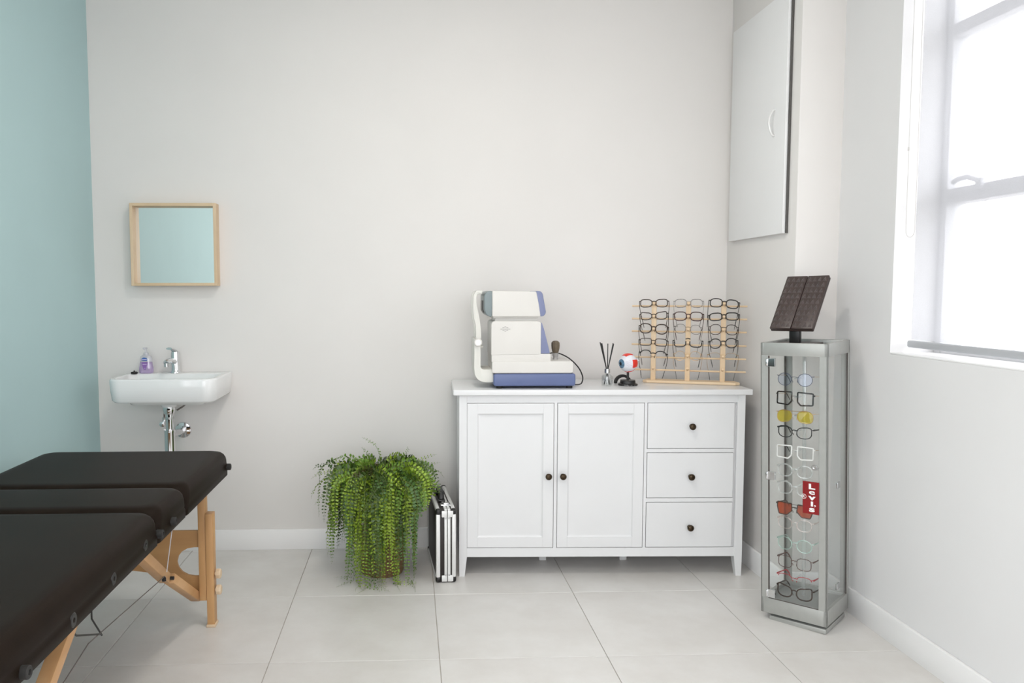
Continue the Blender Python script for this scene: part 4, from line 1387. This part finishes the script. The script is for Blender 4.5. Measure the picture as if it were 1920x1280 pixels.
# ------------------------------------------------------------------ massage table
TBX, TBY = -1.076, 2.2
mt = thing('massage_table', 'folding massage table with dark brown padded top and beech wood legs', 'massage table', (TBX, TBY, 0))
HX = .356
TZ = .682
secs = [(1.285, 2.2395), (2.2415, 2.5215), (2.5235, 3.105)]
for a, b in secs:
    bm = B()
    y0_, y1_ = a - TBY, b - TBY
    rs = []
    for d, z, rc in ((.030, TZ - .104, .012), (.006, TZ - .104, .014), (.001, TZ - .100, .016), (.000, TZ - .075, .020), (.002, TZ - .068, .024), (0, TZ - .060, .03), (0, TZ - .050, .034), (0, TZ - .036, .038), (.002, TZ - .024, .040), (.007, TZ - .013, .042), (.015, TZ - .005, .042), (.028, TZ - .001, .04), (.045, TZ, .035)):
        rs.append(rrect(-HX + d, HX - d, y0_ + d, y1_ - d, rc, z, 7))
    rings(bm, rs)
    link('pad', bm, 'leather', mt, smooth=60)


def bumper(x, y, z, axis='X', r=.013, l=.018):
    bm = B(); lathe(bm, [(0, -.004), (r * .9, -.004), (r, 0), (r, l - .002), (r * .85, l), (r * .45, l), (r * .4, l - .004), (0, l - .004)], 16, axis=axis, loc=(x, y, z)); link('bumper', bm, 'black_soft', mt)


for y, z in ((3.085, .615), (2.36, .612), (2.235, .612), (1.44, .600)):
    bumper(HX - .004, y - TBY, z)
for y, z in ((2.127, .615), (1.895, .608), (1.665, .603)):
    bm = B(); lathe(bm, [(0, -.006), (.016, -.006), (.017, 0), (.014, .003), (.006, .003), (.005, -.001), (0, -.001)], 18, axis='X', loc=(HX - .002, y - TBY, z)); link('grommet', bm, 'black', mt)
# legs: far end and near end
for ey, sgn in ((3.035, 1), (1.36, -1)):
    ly = ey - TBY
    for sx in (-1, 1):
        def xr(a, b):
            return sorted((sx * a, sx * b))
        a, b = xr(.255, .283)
        bm = B(); box(bm, a, b, ly - .022, ly + .022, .105, .585, .002); lg = link('leg', bm, 'beech_z', mt)
        a, b = xr(.284, .312)
        bm = B(); box(bm, a, b, ly - .026, ly + .018, .010, .448, .002); lw_ = link('leg_extension', bm, 'beech_z', mt)
        a, b = xr(.281, .316)
        bx('foot_cap', (a, b, ly - .030, ly + .022, .0004, .012), 'beech_pale', lw_, .002)
        for kz in (.206, .142):
            bm = B(); lathe(bm, [(0, .0), (.006, .0), (.006, .006), (.019, .006), (.020, .010), (.020, .020), (.016, .024), (0, .024)], 8, axis='X', loc=(0, ly - .004, kz))
            if sx < 0:
                for v in bm.verts:
                    v.co.x *= -1
            for v in bm.verts:
                v.co.x += sx * .312
            link('leg_knob', bm, 'beech_pale', lw_, smooth=20)
        # folding strut from leg to underside
        d = -sgn
        xs = sx * .236

        def strut(nm, p0, p1, w=.018, h=.017):
            v = (Vector(p1) - Vector(p0))
            bm = B()
            q = v.to_track_quat('Y', 'Z')
            L_ = v.length
            box(bm, -w, w, 0, L_, -h, h, .003, 2)
            for vv in bm.verts:
                vv.co = q @ vv.co + Vector(p0)
            return link(nm, bm, 'beech_y', mt)
        j = (xs, ly + d * .345, .322)
        s1 = strut('strut', (xs, ly + d * .0, .112), (xs, ly + d * .325, .308))
        s2 = strut('strut', (xs - sx * .012, ly + d * .335, .312), (xs - sx * .012, ly + d * .72, .575))
        bm = B(); tube(bm, [(xs - .019, ly + d * .335, .312), (xs + .019, ly + d * .335, .312)], .006, 12); link('strut_joint', bm, 'black_soft', s1)
        bm = B(); tube(bm, [(xs - sx * .02, ly + d * .01, .125), (sx * .26, ly + d * .01, .125)], .006, 10); link('strut_pin', bm, 'steel', s1)
    # end panel with arch and round side cut-outs
    W_ = .254
    half = [(W_, .378), (W_, .312)]
    for k in range(9):
        a = R(90 + 180 * k / 8)
        half.append((W_ - .02 + .070 * math.cos(a) * .95, .255 + .057 * math.sin(a)))
    half += [(W_, .198), (W_, .118), (.225, .122), (.17, .155), (.12, .19), (.07, .212), (0, .222)]
    left = [(-x, z) for x, z in half[::-1]][1:]
    bm = B(); prism(bm, half + left, ly - .004, ly + .006, 'XZ'); link('end_panel', bm, 'beech_x', mt, smooth=20)
    bx('top_bar', (-.254, .254, ly - .018, ly + .018, .53, .582), 'beech_x', mt, .002)
# bracing cables
JY = 3.035 - .345 - TBY; JN = 1.36 + .345 - TBY
for sx in (-1, 1):
    bm = B(); tube(bm, [(sx * .246, JY - .06, .345), (sx * .246, 2.0 - TBY, .400), (sx * .24, JN + .05, .345)], .0016, 6); link('bracing_cable', bm, 'wire_dark', mt)
    bm = B(); tube(bm, [(sx * .246, JY - .04, .352), (sx * .246, JY + .09, .58)], .0018, 6); link('hinge_cord', bm, 'rope', mt)
    bm = B(); lathe(bm, [(0, -.006), (.007, -.006), (.007, .004), (.004, .008), (0, .008)], 12, loc=(sx * .246, JY - .07, .338)); link('cable_clamp', bm, 'black', mt)
bm = B(); tube(bm, [(.226, -.04 - .085, .575), (.226, 2.074 - TBY, .434), (.226, 2.137 - TBY, .361), (.226, 2.132 - TBY, .366), (.226, 1.976 - TBY, .432), (.226, 1.90 - TBY, .50)], .0026, 6); link('wire_bracket', bm, 'black', mt)
